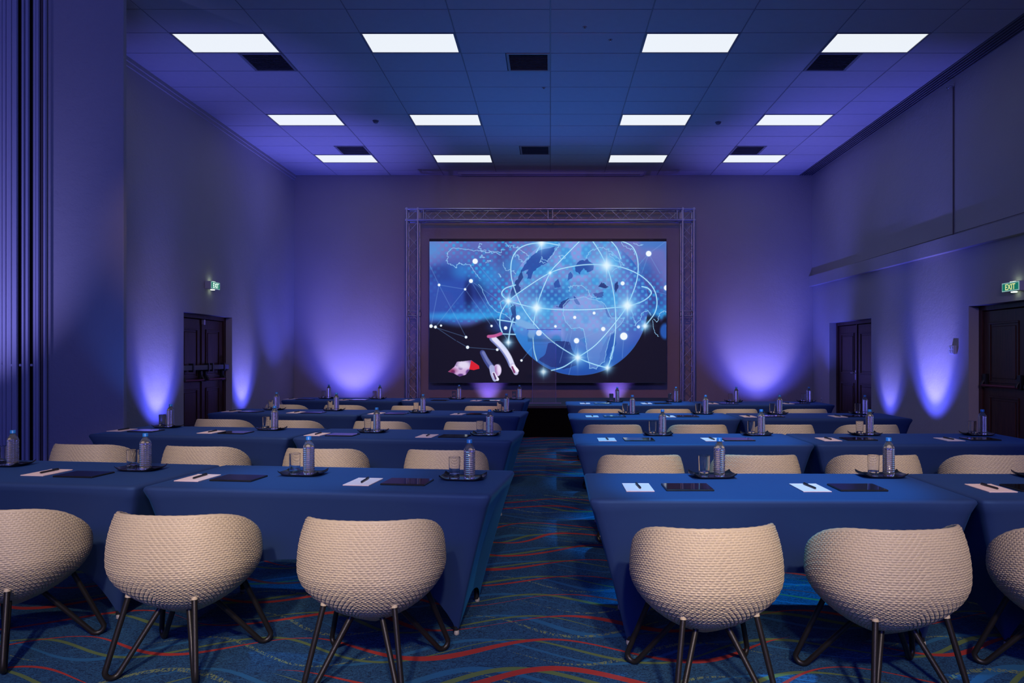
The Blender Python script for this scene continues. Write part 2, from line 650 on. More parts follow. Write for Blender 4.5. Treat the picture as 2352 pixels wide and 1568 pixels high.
def put_tile(x0, x1, y0, y1):
    link('ceiling_tile', tile_me(x1 - x0, y1 - y0), ceiling,
         ((x0 + x1) / 2, (y0 + y1) / 2, ZC + rnd.uniform(-0.0015, 0.0015)))


for i in range(len(xs) - 1):
    for j in range(len(ys) - 1):
        x0, x1, y1, y0 = xs[i], xs[i + 1], ys[j], ys[j + 1]
        if i == 0 and y0 > YP - 0.4:
            continue
        if i == 0 and j % 2:
            continue
        if i == 0:
            y0 = ys[min(j + 2, len(ys) - 1)]
        if any(abs(x0 - a) < 0.01 for a, b in LIGHT_COLS) and any(abs(y0 - r) < 0.01 for r in LIGHT_ROWS):
            continue
        done = False
        for a, b, r in VENTS:
            if abs(y0 - r) < 0.01 and a > x0 - 0.01 and b < x1 + 0.01:
                if a - x0 > 0.1:
                    put_tile(x0, a, y0, y1)
                if x1 - b > 0.1:
                    put_tile(b, x1, y0, y1)
                done = True
        if not done:
            put_tile(x0, x1, y0, y1)
put_tile(XLF, XR, YF, ys[-1])
ya, yb = ys[-1], YB
for x in xs[1:-1]:
    link('ceiling_rail', MB().box(-0.006, 0.006, -(yb - ya) / 2, (yb - ya) / 2, 0.003, 0.03).mesh('ceiling_rail', M['rail']), ceiling, (x, (ya + yb) / 2, ZC))
for y in ys[1:]:
    link('ceiling_rail', MB().box(-(5.62 - XL) / 2, (5.62 - XL) / 2, -0.005, 0.005, 0.004, 0.03).mesh('ceiling_rail', M['rail']), ceiling, ((5.62 + XL) / 2, y, ZC))

# cornice left, ledge right, projection-screen case
tag(MB().box(XL, XL + 0.05, YP + 0.9, YB, ZC - 0.055, ZC).box(XL, XL + 0.025, YP + 0.9, YB, ZC - 0.11, ZC - 0.055).build('trim_1', M['wall']),
    'thin stepped cornice along the top of the left wall', 'cornice', kind='structure')
lg = MB()
lg.add([(XR - 0.09, YF, 3.08), (XR, YF, 3.12), (XR, YB, 3.215), (XR - 0.09, YB, 3.19), (XR - 0.09, YF, 2.87), (XR, YF, 2.87), (XR, YB, 2.965), (XR - 0.09, YB, 2.965)],
       [(0, 1, 2, 3), (0, 3, 7, 4), (4, 7, 6, 5), (0, 4, 5, 1), (2, 6, 7, 3)])
tag(lg.build('trim_2', M['wall']), 'plaster ledge band running high along the right wall', 'ledge', kind='structure')
tag(MB().box(XR - 0.018, XR, YF, YB, 3.2, ZC).build('wall_panel', M['wall']), 'slightly proud upper wall above the ledge', 'wall', kind='structure')

t = thing('projection_screen_case', 'long flat white projection screen case against the ceiling above the stage', 'screen case', (0.0, 15.72, ZC))
MB().bbox(-2.05, 2.07, -0.11, 0.11, -0.035, 0.0, 0.006).build('housing', M['tile'], t)
MB().box(-1.98, 2.0, -0.03, 0.03, -0.037, -0.034).build('slot', M['vent'], t)

# linear air diffuser along the right edge of the ceiling
t = thing('linear_air_diffuser', 'long black slotted air diffuser along the right edge of the ceiling', 'air vent', (5.77, 0, ZC))
MB().box(-0.148, 0.132, YF + 0.05, YB - 0.01, 0.012, 0.03).build('backing', M['slot'], t)
slat = MB().box(-0.011, 0.011, YF + 0.05, YB - 0.01, -0.004, 0.014).mesh('slat', M['vent'])
for k in range(6):
    link('slat', slat, t, (-0.137 + k * 0.0526, 0, 0))

# ------------------------------------------------------------------ doors


def leaf(parent, w, h, th, face_sign, side):
    """door leaf in local coordinates: runs along +y from 0 to w, thickness in x"""
    l = MB().bbox(-th / 2, th / 2, 0, w, 0.01, h, 0.004).build('door_leaf', M['wood'], parent)
    for z0, z1 in ((0.22, 0.86), (1.04, h - 0.16)):
        fr = MB()
        a = 0.028
        y0, y1 = 0.14, w - 0.14
        x0, x1 = (th / 2, th / 2 + 0.014) if face_sign > 0 else (-th / 2 - 0.014, -th / 2)
        fr.bbox(x0, x1, y0, y1, z0, z0 + a, 0.004).bbox(x0, x1, y0, y1, z1 - a, z1, 0.004)
        fr.bbox(x0, x1, y0, y0 + a, z0 + a, z1 - a, 0.004).bbox(x0, x1, y1 - a, y1, z0 + a, z1 - a, 0.004)
        fr.build('panel_moulding', M['wood'], l)
        xx = (th / 2, th / 2 + 0.008) if face_sign > 0 else (-th / 2 - 0.008, -th / 2)
        MB().bbox(xx[0], xx[1], y0 + 0.06, y1 - 0.06, z0 + 0.06, z1 - 0.06, 0.007).build('panel', M['wood'], l)
    return l


def push_bar(parent, sgn, y0, y1, x, z, flat=False):
    pb = MB().tube([(x + sgn * 0.075, y0 + 0.05, z), (x + sgn * 0.075, y1 - 0.05, z)], 0.017, 10).build('push_bar', M['bar_red'], parent)
    for yy in (y0 + 0.06, y1 - 0.06):
        q = MB()
        q.bbox(min(x, x + sgn * 0.05), max(x, x + sgn * 0.05), yy - 0.035, yy + 0.035, z - 0.03, z + 0.16, 0.008)
        q.tube([(x + sgn * 0.03, yy, z + 0.08), (x + sgn * 0.07, yy, z + 0.03), (x + sgn * 0.078, yy, z - 0.005)], 0.02, 8)
        q.build('bar_bracket', M['black'], pb)


def double_door(name, label, wall_x_, sgn, y0, y1, h, recess, bars, lever):
    """sgn: direction from the wall into the room"""
    t = thing(name, label, 'door', (0, 0, 0))
    t['kind'] = 'structure'
    xp = wall_x_ - sgn * recess
    fr = MB()
    f = 0.07
    a, b = min(xp - sgn * 0.07, xp + sgn * 0.03), max(xp - sgn * 0.07, xp + sgn * 0.03)
    fr.bbox(a, b, y0, y0 + f, 0, h, 0.006).bbox(a, b, y1 - f, y1, 0, h, 0.006).bbox(a, b, y0 + f, y1 - f, h - f, h, 0.006)
    fr.build('door_frame', M['wood'], t)
    MB().box(min(xp - sgn * 0.10, xp - sgn * 0.12), max(xp - sgn * 0.10, xp - sgn * 0.12), y0, y1, 0, h).build('backing', M['slot'], t)
    wv = (y1 - y0 - 2 * f) / 2 - 0.002
    for k, yy in enumerate((y0 + f, y0 + f + wv + 0.004)):
        l = leaf(t, wv, h - f - 0.01, 0.045, sgn, k)
        l.location = (xp - sgn * 0.02, yy, 0)
        if bars:
            push_bar(l, sgn, 0.02, wv - 0.02, sgn * 0.022, 1.0)
        elif lever and k == 1:
            hd = MB()
            hd.bbox(min(0, sgn * 0.03), max(0, sgn * 0.03), 0.05, 0.09, 0.92, 1.12, 0.004)
            hd.tube([(sgn * 0.03, 0.07, 1.06), (sgn * 0.07, 0.07, 1.06), (sgn * 0.075, 0.10, 1.06), (sgn * 0.075, 0.19, 1.06)], 0.009, 8)
            hd.build('handle', M['chrome'], l)
    q = MB()
    yc = (y0 + y1) / 2
    q.bbox(min(xp + sgn * 0.005, xp + sgn * 0.02), max(xp + sgn * 0.005, xp + sgn * 0.02), yc - 0.025, yc + 0.025, 0.02, h - f, 0.004)
    q.build('meeting_strip', M['wood'], t)
    return t


d1 = double_door('door_1', 'dark mahogany double door with a lock bar in the left wall', XL, -1 * -1, D1[0], D1[1], D1[2], 0.14, True, False)
# flat lock bar across both leaves of door 1
lb = MB()
lb.bbox(XL - 0.075, XL - 0.045, D1[0] + 0.03, D1[1] - 0.02, 1.17, 1.25, 0.004)
lb.build('lock_bar', M['vent'], d1)
q = MB()
for yy in (11.5, 12.02, 12.16, 12.6):
    q.bbox(XL - 0.11, XL - 0.03, yy - 0.02, yy + 0.02, 1.14, 1.28, 0.004)
q.build('lock_bar_bracket', M['black'], d1)
MB().bbox(XL - 0.12, XL - 0.08, 11.93, 11.99, 1.93, 2.02, 0.004).build('door_latch', M['chrome'], d1)
double_door('door_2', 'dark mahogany double door with lever handle near the stage', XR, -1, D2[0], D2[1], D2[2], 0.17, False, True)
double_door('door_3', 'wooden double exit door with dark red push bar under the right sign', XR, -1, D3[0], D3[1], D3[2], 0.17, True, False)

# ------------------------------------------------------------------ exit signs


def exit_sign(label, x_wall, sgn, y0, y1, z0, z1, depth, lettermat, mir):
    t = thing('exit_sign', label, 'exit sign', (x_wall, (y0 + y1) / 2, z0), 0, 'lit exit signs')
    L, H = y1 - y0, z1 - z0
    a, b = sorted((0.0, sgn * depth))
    MB().bbox(a, b, -L / 2, L / 2, 0, H, 0.006).build('sign_box', M['white_plastic'], t)
    xf = sgn * (depth + 0.001)
    a, b = sorted((xf, xf + sgn * 0.003))
    MB().box(a, b, -L / 2 + 0.006, L / 2 - 0.006, 0.006, H - 0.006).build('lit_border', M['sign_pale'], t)
    xf += sgn * 0.003
    a, b = sorted((xf, xf + sgn * 0.003))
    MB().box(a, b, -L / 2 + 0.02, L / 2 - 0.02, 0.018, H - 0.018).build('sign_face', M['sign_green'], t)
    xf += sgn * 0.003
    cu = bpy.data.curves.new('exit_letters', 'FONT')
    cu.body = 'EXIT'
    cu.size = H * 0.86
    cu.extrude = 0.001
    cu.align_x = 'CENTER'
    cu.offset = 0.0008
    cu.materials.append(lettermat)
    tmp = bpy.data.objects.new('lettering_outline', cu)
    lme = bpy.data.meshes.new_from_object(tmp)
    bpy.data.objects.remove(tmp)
    o = link('lettering', lme, t, (xf + sgn * 0.0012, 0, H * 0.20))
    o.scale = (0.92, 1, 1)
    o.rotation_euler = (R(90), 0, R(90) if sgn > 0 else R(-90))
    a, b = sorted((sgn * 0.03, sgn * (depth - 0.02)))
    MB().bbox(a, b, -0.03, 0.03, -0.012, 0.0, 0.003).build('underside_lamp', M['sign_lamp'], t)
    MB().bbox(a, b, -0.05, 0.05, H, H + 0.006, 0.002).build('top_lamp', M['sign_lamp'], t)


exit_sign('small lit green EXIT sign high above the left double door', XL, 1, 11.80, 12.12, 2.53, 2.66, 0.10, M['sign_white'], False)
exit_sign('lit green EXIT sign with yellow letters above the right exit door', XR, -1, 8.745, 9.09, 2.222, 2.344, 0.10, M['sign_yellow'], True)

# thermostat, socket, conduit
t = thing('wall_switch_box', 'small white switch box on the right wall between the doorways', 'switch', (XR, 10.33, 1.43))
MB().bbox(-0.05, 0, -0.065, 0.065, 0, 0.13, 0.006).build('case', M['white_plastic'], t)
for dy in (-0.03, 0.03):
    for dz in (0.035, 0.09):
        MB().bbox(-0.056, -0.049, dy - 0.016, dy + 0.016, dz - 0.018, dz + 0.018, 0.003).build('button', M['white_plastic'], t)
t = thing('wall_socket', 'small square white socket low on the right wall near the corner', 'socket', (XR, 15.37, 0.40))
MB().bbox(-0.012, 0, -0.045, 0.045, 0, 0.09, 0.004).build('plate', M['white_plastic'], t)
MB().box(-0.014, -0.011, -0.02, 0.02, 0.025, 0.065).build('socket_face', M['rail'], t)
t = thing('wall_conduit', 'thin brown vertical conduit with a hook on the upper right wall', 'conduit', (XR - 0.03, 10.31, 3.17))
MB().tube([(0, 0, 0), (0, 0, 2.16)], 0.009, 8).build('pipe', M['brown'], t)
MB().tube([(0.02, 0, 2.17), (-0.05, 0, 2.17), (-0.07, 0.03, 2.14), (-0.07, 0.05, 2.17)], 0.012, 8).build('hook', M['chrome'], t)

# ------------------------------------------------------------------ folded partition, left edge
t = thing('folding_partition', 'folded stack of tall grey partition panels beside the pillar', 'partition', (0, 7.5, 0))
K = 7.5 / 1620
MB().box(XLF, -5.435, 0.10, 0.24, 0, ZC).build('backing', M['partition_dark'], t)  # dark sheet in place of deep shade between the panels
segs = [(3, 10.2), (11, 17.5), (20, 25), (27, 37.5), (40, 43), (47, 52), (56, 62), (66, 69), (73, 78), (79, 84.5), (89, 92), (96, 100.5)]
full = [(a - 100.0 * k, b - 100.0 * k) for k in (0, 1) for a, b in segs]
for a, b in sorted(full):
    x0, x1 = (a - 1264) * K, (b - 1264) * K
    if x0 < XLF:
        continue
    thin = (b - a) < 4
    dy = 0.06 if thin else rnd.choice((0.0, 0.012, 0.02))
    MB().bbox(x0, x1, dy, dy + 0.03, 0.01, ZC - 0.01, 0.003).build('panel', M['partition'], t)
for a in (1.7, 26, 45.3, 71, -55, -29, -74):
    x = (a - 1264) * K
    if x > XLF:
        MB().bbox(x - 0.009, x + 0.009, 0.0, 0.05, 1.30, 1.325, 0.003).build('hinge', M['partition'], t)
MB().box(-5.455, -5.436, 0.05, 0.19, 0.01, ZC - 0.01).build('edge_seal', M['brown'], t)

# ------------------------------------------------------------------ ceiling lights, vents, detectors
rown = ['nearest', 'middle', 'farthest']
coln = ['first', 'second', 'third', 'fourth']
lp = None
for r, y0 in enumerate(LIGHT_ROWS):
    for c, (x0, x1) in enumerate(LIGHT_COLS):
        lab = 'bright rectangular ceiling light panel, %s from the left in the %s row' % (coln[c], rown[r])
        loc = ((x0 + x1) / 2, y0 + 0.3, ZC)
        if lp is None:
            lp = thing('ceiling_light', lab, 'ceiling light', loc, 0, 'rectangular ceiling light panels')
            fr = MB()
            fr.box(-0.594, 0.594, -0.294, -0.275, -0.004, 0.03).box(-0.594, 0.594, 0.275, 0.294, -0.004, 0.03)
            fr.box(-0.594, -0.575, -0.275, 0.275, -0.004, 0.03).box(0.575, 0.594, -0.275, 0.275, -0.004, 0.03)
            fr.build('frame', M['rail'], lp)
            MB().box(-0.575, 0.575, -0.275, 0.275, 0.004, 0.014).build('diffuser', M['light'], lp)
        else:
            copy_tree(lp, loc, 0, None, lab)
vt = None
vcol = ['left', 'middle', 'right']
for k, (x0, x1, y0) in enumerate(VENTS):
    lab = 'dark square ceiling air vent, %s one of the %s row of vents' % (vcol[k % 3], 'nearer' if k < 3 else 'farther')
    loc = ((x0 + x1) / 2, y0 + 0.3, ZC)
    if vt is None:
        vt = thing('ceiling_vent', lab, 'air vent', loc, 0, 'square ceiling air vents')
        MB().box(-0.26, 0.26, -0.26, 0.26, 0.018, 0.025).build('backing', M['slot'], vt)
        fr = MB()
        for s in (-1, 1):
            a, b = sorted((s * 0.295, s * 0.262))
            fr.box(a, b, -0.295, 0.295, -0.006, 0.02).box(-0.262, 0.262, a, b, -0.006, 0.02)
        fr.build('frame', M['rail'], vt)
        sl = MB()
        sl.add([(-0.262, -0.012, -0.004), (0.262, -0.012, -0.004), (0.262, 0.010, 0.014), (-0.262, 0.010, 0.014),
                (-0.262, -0.014, -0.002), (0.262, -0.014, -0.002), (0.262, 0.008, 0.016), (-0.262, 0.008, 0.016)],
               [(0, 1, 2, 3), (7, 6, 5, 4), (0, 4, 5, 1), (2, 6, 7, 3)])
        sme = sl.mesh('slat', M['vent'])
        for i in range(13):
            link('slat', sme, vt, (0, -0.24 + i * 0.04, 0))
    else:
        copy_tree(vt, loc, 0, None, lab)
for x, y, lab in ((-3.02, 12.2, 'small round smoke detector on the left half of the ceiling'),
                  (2.92, 12.27, 'small round smoke detector on the right half of the ceiling')):
    t = thing('smoke_detector', lab, 'smoke detector', (x, y, ZC), 0, 'smoke detectors')
    MB().lathe([(0.05, -0.012), (0.055, 0.0)], 20).build('base', M['vent'], t)
    MB().lathe([(0.02, -0.045), (0.038, -0.035), (0.045, -0.012)], 20).build('sensor_head', M['vent'], t)
for x, y, lab in ((0.425, 8.71, 'tiny sprinkler head in the nearest ceiling tiles, left of its twin'),
                  (0.77, 9.06, 'tiny sprinkler head nearest the third front light panel'),
                  (-0.10, 10.69, 'tiny sprinkler head just beyond the middle vent')):
    t = thing('sprinkler_head', lab, 'sprinkler', (x, y, ZC), 0, 'sprinkler heads')
    MB().lathe([(0.028, -0.003), (0.030, 0.0)], 14).build('rosette', M['rail'], t)
    MB().lathe([(0.004, -0.022), (0.013, -0.020), (0.006, -0.016), (0.007, -0.003)], 12).build('nozzle', M['chrome'], t)

# ------------------------------------------------------------------ stage, truss, LED screen, lectern
t = thing('stage', 'low black stage platform below the big screen', 'stage', (0, 0, 0))
MB().bbox(-2.48, 2.42, 12.17, 14.5, 0.50, 0.542, 0.006).build('platform', M['stage_top'], t)
MB().box(-2.46, 2.40, 12.19, 14.48, 0.0, 0.50).build('skirt', M['stage'], t)


def truss_run(root, name, p0, p1, u, v, coupler_at=(), S=0.24):
    """box truss from p0 to p1 (axis), u and v are the unit side directions"""
    p0, p1, u, v = Vector(p0), Vector(p1), Vector(u), Vector(v)
    L = (p1 - p0).length
    d = (p1 - p0).normalized()
    seg = link(name, MB().tube([p0 + u * S / 2 + v * S / 2, p1 + u * S / 2 + v * S / 2], 0.024, 10).mesh(name, M['alu']), root)
    for a, b in ((-1, 1), (-1, -1), (1, -1)):
        MB().tube([p0 + u * a * S / 2 + v * b * S / 2, p1 + u * a * S / 2 + v * b * S / 2], 0.024, 10).build('chord', M['alu'], seg)
    lace = MB()
    n = max(2, int(round(L / 0.26)))
    st = L / n
    for fu, fv, ph in ((u, v, 0), (u, -v, 1), (v, u, 0), (v, -u, 1)):
        for k in range(n):
            a = p0 + d * (k * st) + fv * S / 2
            b = p0 + d * ((k + 1) * st) + fv * S / 2
            s0 = 1 if (k + ph) % 2 else -1
            lace.tube([a + fu * s0 * S / 2, b - fu * s0 * S / 2], 0.007, 6, caps=False)
    for c in coupler_at:
        for dd in (-0.05, 0.05):
            m = p0 + d * (c + dd)
            for s in (-1, 1):
                lace.tube([m + v * s * S / 2 - u * S / 2, m + v * s * S / 2 + u * S / 2], 0.012, 6)
                lace.tube([m + u * s * S / 2 - v * S / 2, m + u * s * S / 2 + v * S / 2], 0.012, 6)
    tag(lace.build('lacing', M['alu'], seg), kind='stuff')
    if coupler_at:
        cme = MB().tube([-d * 0.05, d * 0.05], 0.031, 10).mesh('coupler', M['alu'])
        for c in coupler_at:
            for a in (-1, 1):
                for b in (-1, 1):
                    link('coupler', cme, seg, p0 + d * c + u * a * S / 2 + v * b * S / 2)
    return seg


tr = thing('stage_truss', 'aluminium box truss goalpost framing the big screen', 'truss', (0, 0, 0))
YT = 15.42
ZT = 4.47
for sx in (-1, 1):
    x = sx * 2.995
    truss_run(tr, 'upright', (x, YT, 0.03), (x, YT, ZT - 0.17), (1, 0, 0), (0, 1, 0), coupler_at=(2.29,))
    MB().bbox(x - 0.22, x + 0.22, YT - 0.22, YT + 0.22, 0.0, 0.03, 0.005).build('base_plate', M['alu'], tr)
    cb = MB()
    for a in (-1, 1):
        for b in (-1, 1):
            cb.tube([(x + a * 0.12, YT + b * 0.12, ZT - 0.17), (x + a * 0.12, YT + b * 0.12, ZT + 0.15)], 0.025, 10)
            cb.tube([(x - 0.15, YT + a * 0.12, ZT + b * 0.12), (x + 0.15, YT + a * 0.12, ZT + b * 0.12)], 0.025, 10)
            cb.tube([(x + a * 0.12, YT - 0.15, ZT + b * 0.12), (x + a * 0.12, YT + 0.15, ZT + b * 0.12)], 0.025, 10)
    cb.tube([(x - 0.12, YT - 0.12, ZT - 0.12), (x + 0.12, YT - 0.12, ZT + 0.12)], 0.008, 6)
    cb.build('corner_block', M['alu'], tr)
truss_run(tr, 'cross_beam', (-2.83, YT, ZT), (2.83, YT, ZT), (0, 0, 1), (0, 1, 0), coupler_at=(0.03, 2.83, 5.63))

# ---- picture shown on the LED wall, drawn into an array (display colours)
SW, SH = 1092, 648
gx0, gy0, gw, gh = 220.0, 318.0, 1820.0, 1074.0
yy, xx = np.mgrid[0:SH, 0:SW].astype(np.float32)
PX = xx / SW * gw + gx0
PY = yy / SH * gh + gy0
img = np.zeros((SH, SW, 3), np.float32)
rng = np.random.RandomState(3)


def sm(a, b, x):
    t_ = np.clip((x - a) / (b - a), 0, 1)
    return t_ * t_ * (3 - 2 * t_)


def mix(mask, col):
    global img
    img += (np.array(col, np.float32)[None, None, :] / 255.0 - img) * np.clip(mask, 0, 1)[..., None]


def addc(mask, col):
    global img
    img += np.array(col, np.float32)[None, None, :] / 255.0 * np.maximum(mask, 0)[..., None]


def vnoise(s, seed):
    r_ = np.random.RandomState(seed)
    gx, gy = int(gw / s) + 3, int(gh / s) + 3
    G = r_.rand(gy, gx).astype(np.float32)
    fx, fy = (PX - gx0) / s, (PY - gy0) / s
    ix, iy = fx.astype(int), fy.astype(int)
    tx, ty = sm(0, 1, fx - ix), sm(0, 1, fy - iy)
    return (G[iy, ix] * (1 - tx) + G[iy, ix + 1] * tx) * (1 - ty) + (G[iy + 1, ix] * (1 - tx) + G[iy + 1, ix + 1] * tx) * ty


def ell(cx, cy, rx, ry, soft=0.3):
    d = np.sqrt(((PX - cx) / rx) ** 2 + ((PY - cy) / ry) ** 2)
    return 1 - sm(1 - soft, 1 + soft, d)


def poly(pts):
    ins = np.zeros(PX.shape, bool)
    n_ = len(pts)
    for i_ in range(n_):
        xa, ya_ = pts[i_]
        xb, yb_ = pts[(i_ + 1) % n_]
        if ya_ == yb_:
            continue
        c_ = ((ya_ > PY) != (yb_ > PY)) & (PX < (xb - xa) * (PY - ya_) / (yb_ - ya_) + xa)
        ins ^= c_
    return ins.astype(np.float32)


def stroke(pts, wd, col, alpha=1.0, soft=1.6, w1=None):
    pts = [(float(a), float(b)) for a, b in pts]
    n_ = len(pts) - 1
    for i_ in range(n_):
        (xa, ya_), (xb, yb_) = pts[i_], pts[i_ + 1]
        wa = wd if w1 is None else wd + (w1 - wd) * i_ / n_
        r_ = wa + soft * 2 + 2
        X0 = int(max(0, (min(xa, xb) - r_ - gx0) / gw * SW)); X1 = int(min(SW, (max(xa, xb) + r_ - gx0) / gw * SW + 2))
        Y0 = int(max(0, (min(ya_, yb_) - r_ - gy0) / gh * SH)); Y1 = int(min(SH, (max(ya_, yb_) + r_ - gy0) / gh * SH + 2))
        if X1 <= X0 or Y1 <= Y0:
            continue
        px_, py_ = PX[Y0:Y1, X0:X1], PY[Y0:Y1, X0:X1]
        dx, dy = xb - xa, yb_ - ya_
        L2 = dx * dx + dy * dy + 1e-6
        t_ = np.clip(((px_ - xa) * dx + (py_ - ya_) * dy) / L2, 0, 1)
        d = np.hypot(px_ - xa - t_ * dx, py_ - ya_ - t_ * dy)
        mk = (1 - sm(wa, wa + soft * 2, d)) * alpha
        sub = img[Y0:Y1, X0:X1]
        sub += (np.array(col, np.float32) / 255.0 - sub) * mk[..., None]


def curve(pts, n_=14):
    P = [pts[0]] + list(pts) + [pts[-1]]
    out = []
    for i_ in range(1, len(P) - 2):
        p0, p1, p2, p3 = (np.array(P[i_ + k_], float) for k_ in (-1, 0, 1, 2))
        for j_ in range(n_):
            t_ = j_ / n_
            out.append(tuple(0.5 * (2 * p1 + (p2 - p0) * t_ + (2 * p0 - 5 * p1 + 4 * p2 - p3) * t_ ** 2 + (3 * p1 - p0 - 3 * p2 + p3) * t_ ** 3)))
    out.append(tuple(pts[-1]))
    return out


def rough(pts, amp, sub=5, seed=0):
    r_ = np.random.RandomState(seed)
    out = []
    for i_ in range(len(pts) - 1):
        for j_ in range(sub):
            t_ = j_ / sub
            out.append((pts[i_][0] + (pts[i_ + 1][0] - pts[i_][0]) * t_ + r_.uniform(-amp, amp),
                        pts[i_][1] + (pts[i_ + 1][1] - pts[i_][1]) * t_ + r_.uniform(-amp, amp)))
    out.append(pts[-1])
    return out


def draw_screen():
    global img
    mix(np.ones_like(PX), (84, 98, 176))
    mix(vnoise(150, 1) * 0.6 + 0.4 * (PY < 700), (122, 126, 198))
    mix(sm(0.45, 0.8, vnoise(110, 2)) * 0.55, (40, 120, 200))
    mix(ell(330, 720, 330, 230, 0.5) * 0.75, (34, 70, 168))
    mix(ell(300, 560, 130, 60, 0.5) * 0.6, (40, 62, 140))
    mix(ell(600, 640, 260, 280, 0.6) * 0.4, (38, 66, 160))
    mix(ell(520, 720, 32, 110, 0.7) * 0.85, (16, 30, 90))
    mix(ell(600, 690, 50, 70, 0.8) * 0.7, (16, 36, 100))
    mix(ell(790, 430, 60, 180, 0.5) * 0.5, (52, 62, 140))
    mix(ell(1900, 760, 120, 230, 0.5) * 0.6, (38, 54, 140))
    # halftone dots
    dots = np.clip(np.cos(PX * 2 * PI / 58) * np.cos(PY * 2 * PI / 58) * 1.3, 0, 1)
    dm = np.clip(vnoise(190, 5) * 1.6 - 0.4, 0, 1) * (PY < 930) * 0.75
    mix(dots * np.clip(dm * 1.25, 0, 1), (40, 165, 230))
    # cyan glows
    for cx, cy, rx, ry, a in ((480, 885, 300, 26, 0.8), (470, 545, 70, 50, 0.4), (680, 580, 100, 70, 0.45), (240, 370, 60, 60, 0.4), (850, 500, 70, 50, 0.5), (700, 850, 180, 60, 0.35), (1990, 860, 90, 40, 0.6), (640, 650, 40, 60, 0.2)):
        mix(ell(cx, cy, rx, ry, 0.9) * a, (50, 165, 235))
    # dark crowd at the bottom
    edge = 935 + 10 * np.sin(PX / 60) - 26 * sm(520, 700, PX) * (1 - sm(760, 830, PX)) - 70 * sm(1790, 1850, PX) + 25 * sm(1950, 2000, PX) * (1 - sm(2000, 2030, PX))
    mix(sm(edge - 20, edge + 45, PY), (13, 14, 30))
    mix(ell(2030, 1000, 40, 60, 0.3), (34, 84, 170))
    mix(ell(820, 960, 130, 60, 0.6) * 0.8, (36, 70, 150))
    # globe
    cx, cy, Rg = 1362.0, 800.0, 535.0
    d = np.hypot(PX - cx, PY - cy)
    g = 1 - sm(Rg - 3, Rg + 3, d)
    col = img.copy()
    mix(g, (104, 136, 206))
    mix(g * sm(0.4, 0.75, vnoise(90, 11)), (132, 150, 222))
    mix(g * sm(0.5, 0.8, vnoise(75, 12)) * 0.8, (56, 150, 220))
    mix(g * sm(980, 1200, PY) * 0.85, (34, 92, 184))
    mix(g * sm(1180, 1330, PY) * 0.6, (26, 66, 158))
    mix(g * sm(1600, 1850, PX) * 0.75, (44, 76, 172))
    mix(g * ell(1130, 720, 140, 70, 0.8) * 0.75, (32, 84, 172))
    mix(g * ell(960, 1120, 150, 160, 0.5) * 0.7, (44, 122, 206))
    mix(g * dots * 0.6 * (PY < 1000), (78, 182, 236))
    dark = (30, 70, 158)
    P_ = lambda p: poly(p) * g
    mix(P_(rough([(1040, 400), (1110, 372), (1190, 355), (1160, 420), (1120, 480), (1070, 500), (1020, 550), (1000, 600), (975, 600), (965, 560), (975, 530), (920, 545), (960, 480), (1000, 430)], 6, 4, 1)) * 0.85, dark)
    mix(P_(rough([(925, 540), (905, 590), (870, 640), (850, 700), (840, 760), (870, 800), (890, 880), (875, 960), (850, 930), (845, 820), (830, 760), (870, 740), (930, 690), (900, 650), (940, 590)], 9, 4, 2)) * 0.8, (26, 50, 120))
    mix(P_(rough([(1130, 1090), (1210, 1075), (1300, 1080), (1310, 1130), (1340, 1180), (1350, 1260), (1250, 1290), (1150, 1270), (1060, 1220), (1110, 1170)], 5, 4, 3)) * 0.8, (26, 44, 112))
    mix(P_(rough([(1330, 500), (1375, 465), (1440, 452), (1480, 490), (1475, 540), (1430, 550), (1400, 520), (1370, 570), (1340, 540)], 7, 4, 4)) * 0.8, (30, 62, 150))
    mix(P_(rough([(1290, 560), (1310, 540), (1320, 590), (1280, 620)], 5, 4, 5)) * 0.7, dark)
    mix(P_(rough([(1170, 640), (1210, 600), (1225, 660), (1180, 670)], 5, 4, 6)) * 0.75, dark)
    mix(P_(rough([(1290, 745), (1230, 780), (1210, 815), (1160, 810), (1240, 825), (1300, 765)], 4, 4, 7)) * 0.85, (28, 52, 128))
    mix(P_(rough([(1325, 730), (1350, 750), (1380, 800), (1350, 795), (1330, 765)], 3, 4, 8)) * 0.85, dark)
    mix(P_(rough([(1520, 660), (1545, 628), (1570, 645), (1595, 665), (1560, 672)], 4, 4, 9)) * 0.9, (26, 44, 110))
    mix(P_(rough([(1640, 640), (1665, 622), (1670, 660), (1650, 710), (1640, 680)], 4, 4, 10)) * 0.9, (26, 44, 110))
    mix(P_(rough([(1480, 710), (1555, 705), (1550, 745), (1500, 750)], 5, 4, 12)) * 0.7, (50, 70, 150))
    mix(P_(rough([(1560, 790), (1600, 870), (1620, 900), (1590, 890), (1565, 830)], 3, 4, 13)) * 0.8, dark)
    mix(P_(rough([(1590, 1040), (1650, 1010), (1650, 1100), (1600, 1170), (1560, 1240), (1540, 1280), (1510, 1285), (1530, 1170), (1560, 1100)], 5, 4, 14)) * 0.6, (24, 76, 170))
    africa = [(1290, 760), (1250, 800), (1245, 860), (1265, 930), (1310, 980), (1370, 970), (1400, 985), (1420, 1080), (1430, 1170), (1450, 1280), (1500, 1285), (1560, 1230), (1590, 1100), (1610, 1020), (1690, 950), (1720, 900), (1620, 900), (1560, 790), (1500, 760), (1400, 740), (1290, 760)]
    mix(P_(africa) * 0.45, (142, 166, 228))
    lc = (150, 205, 245)
    stroke(rough(africa, 4, 5, 21), 0.8, lc, 0.75)
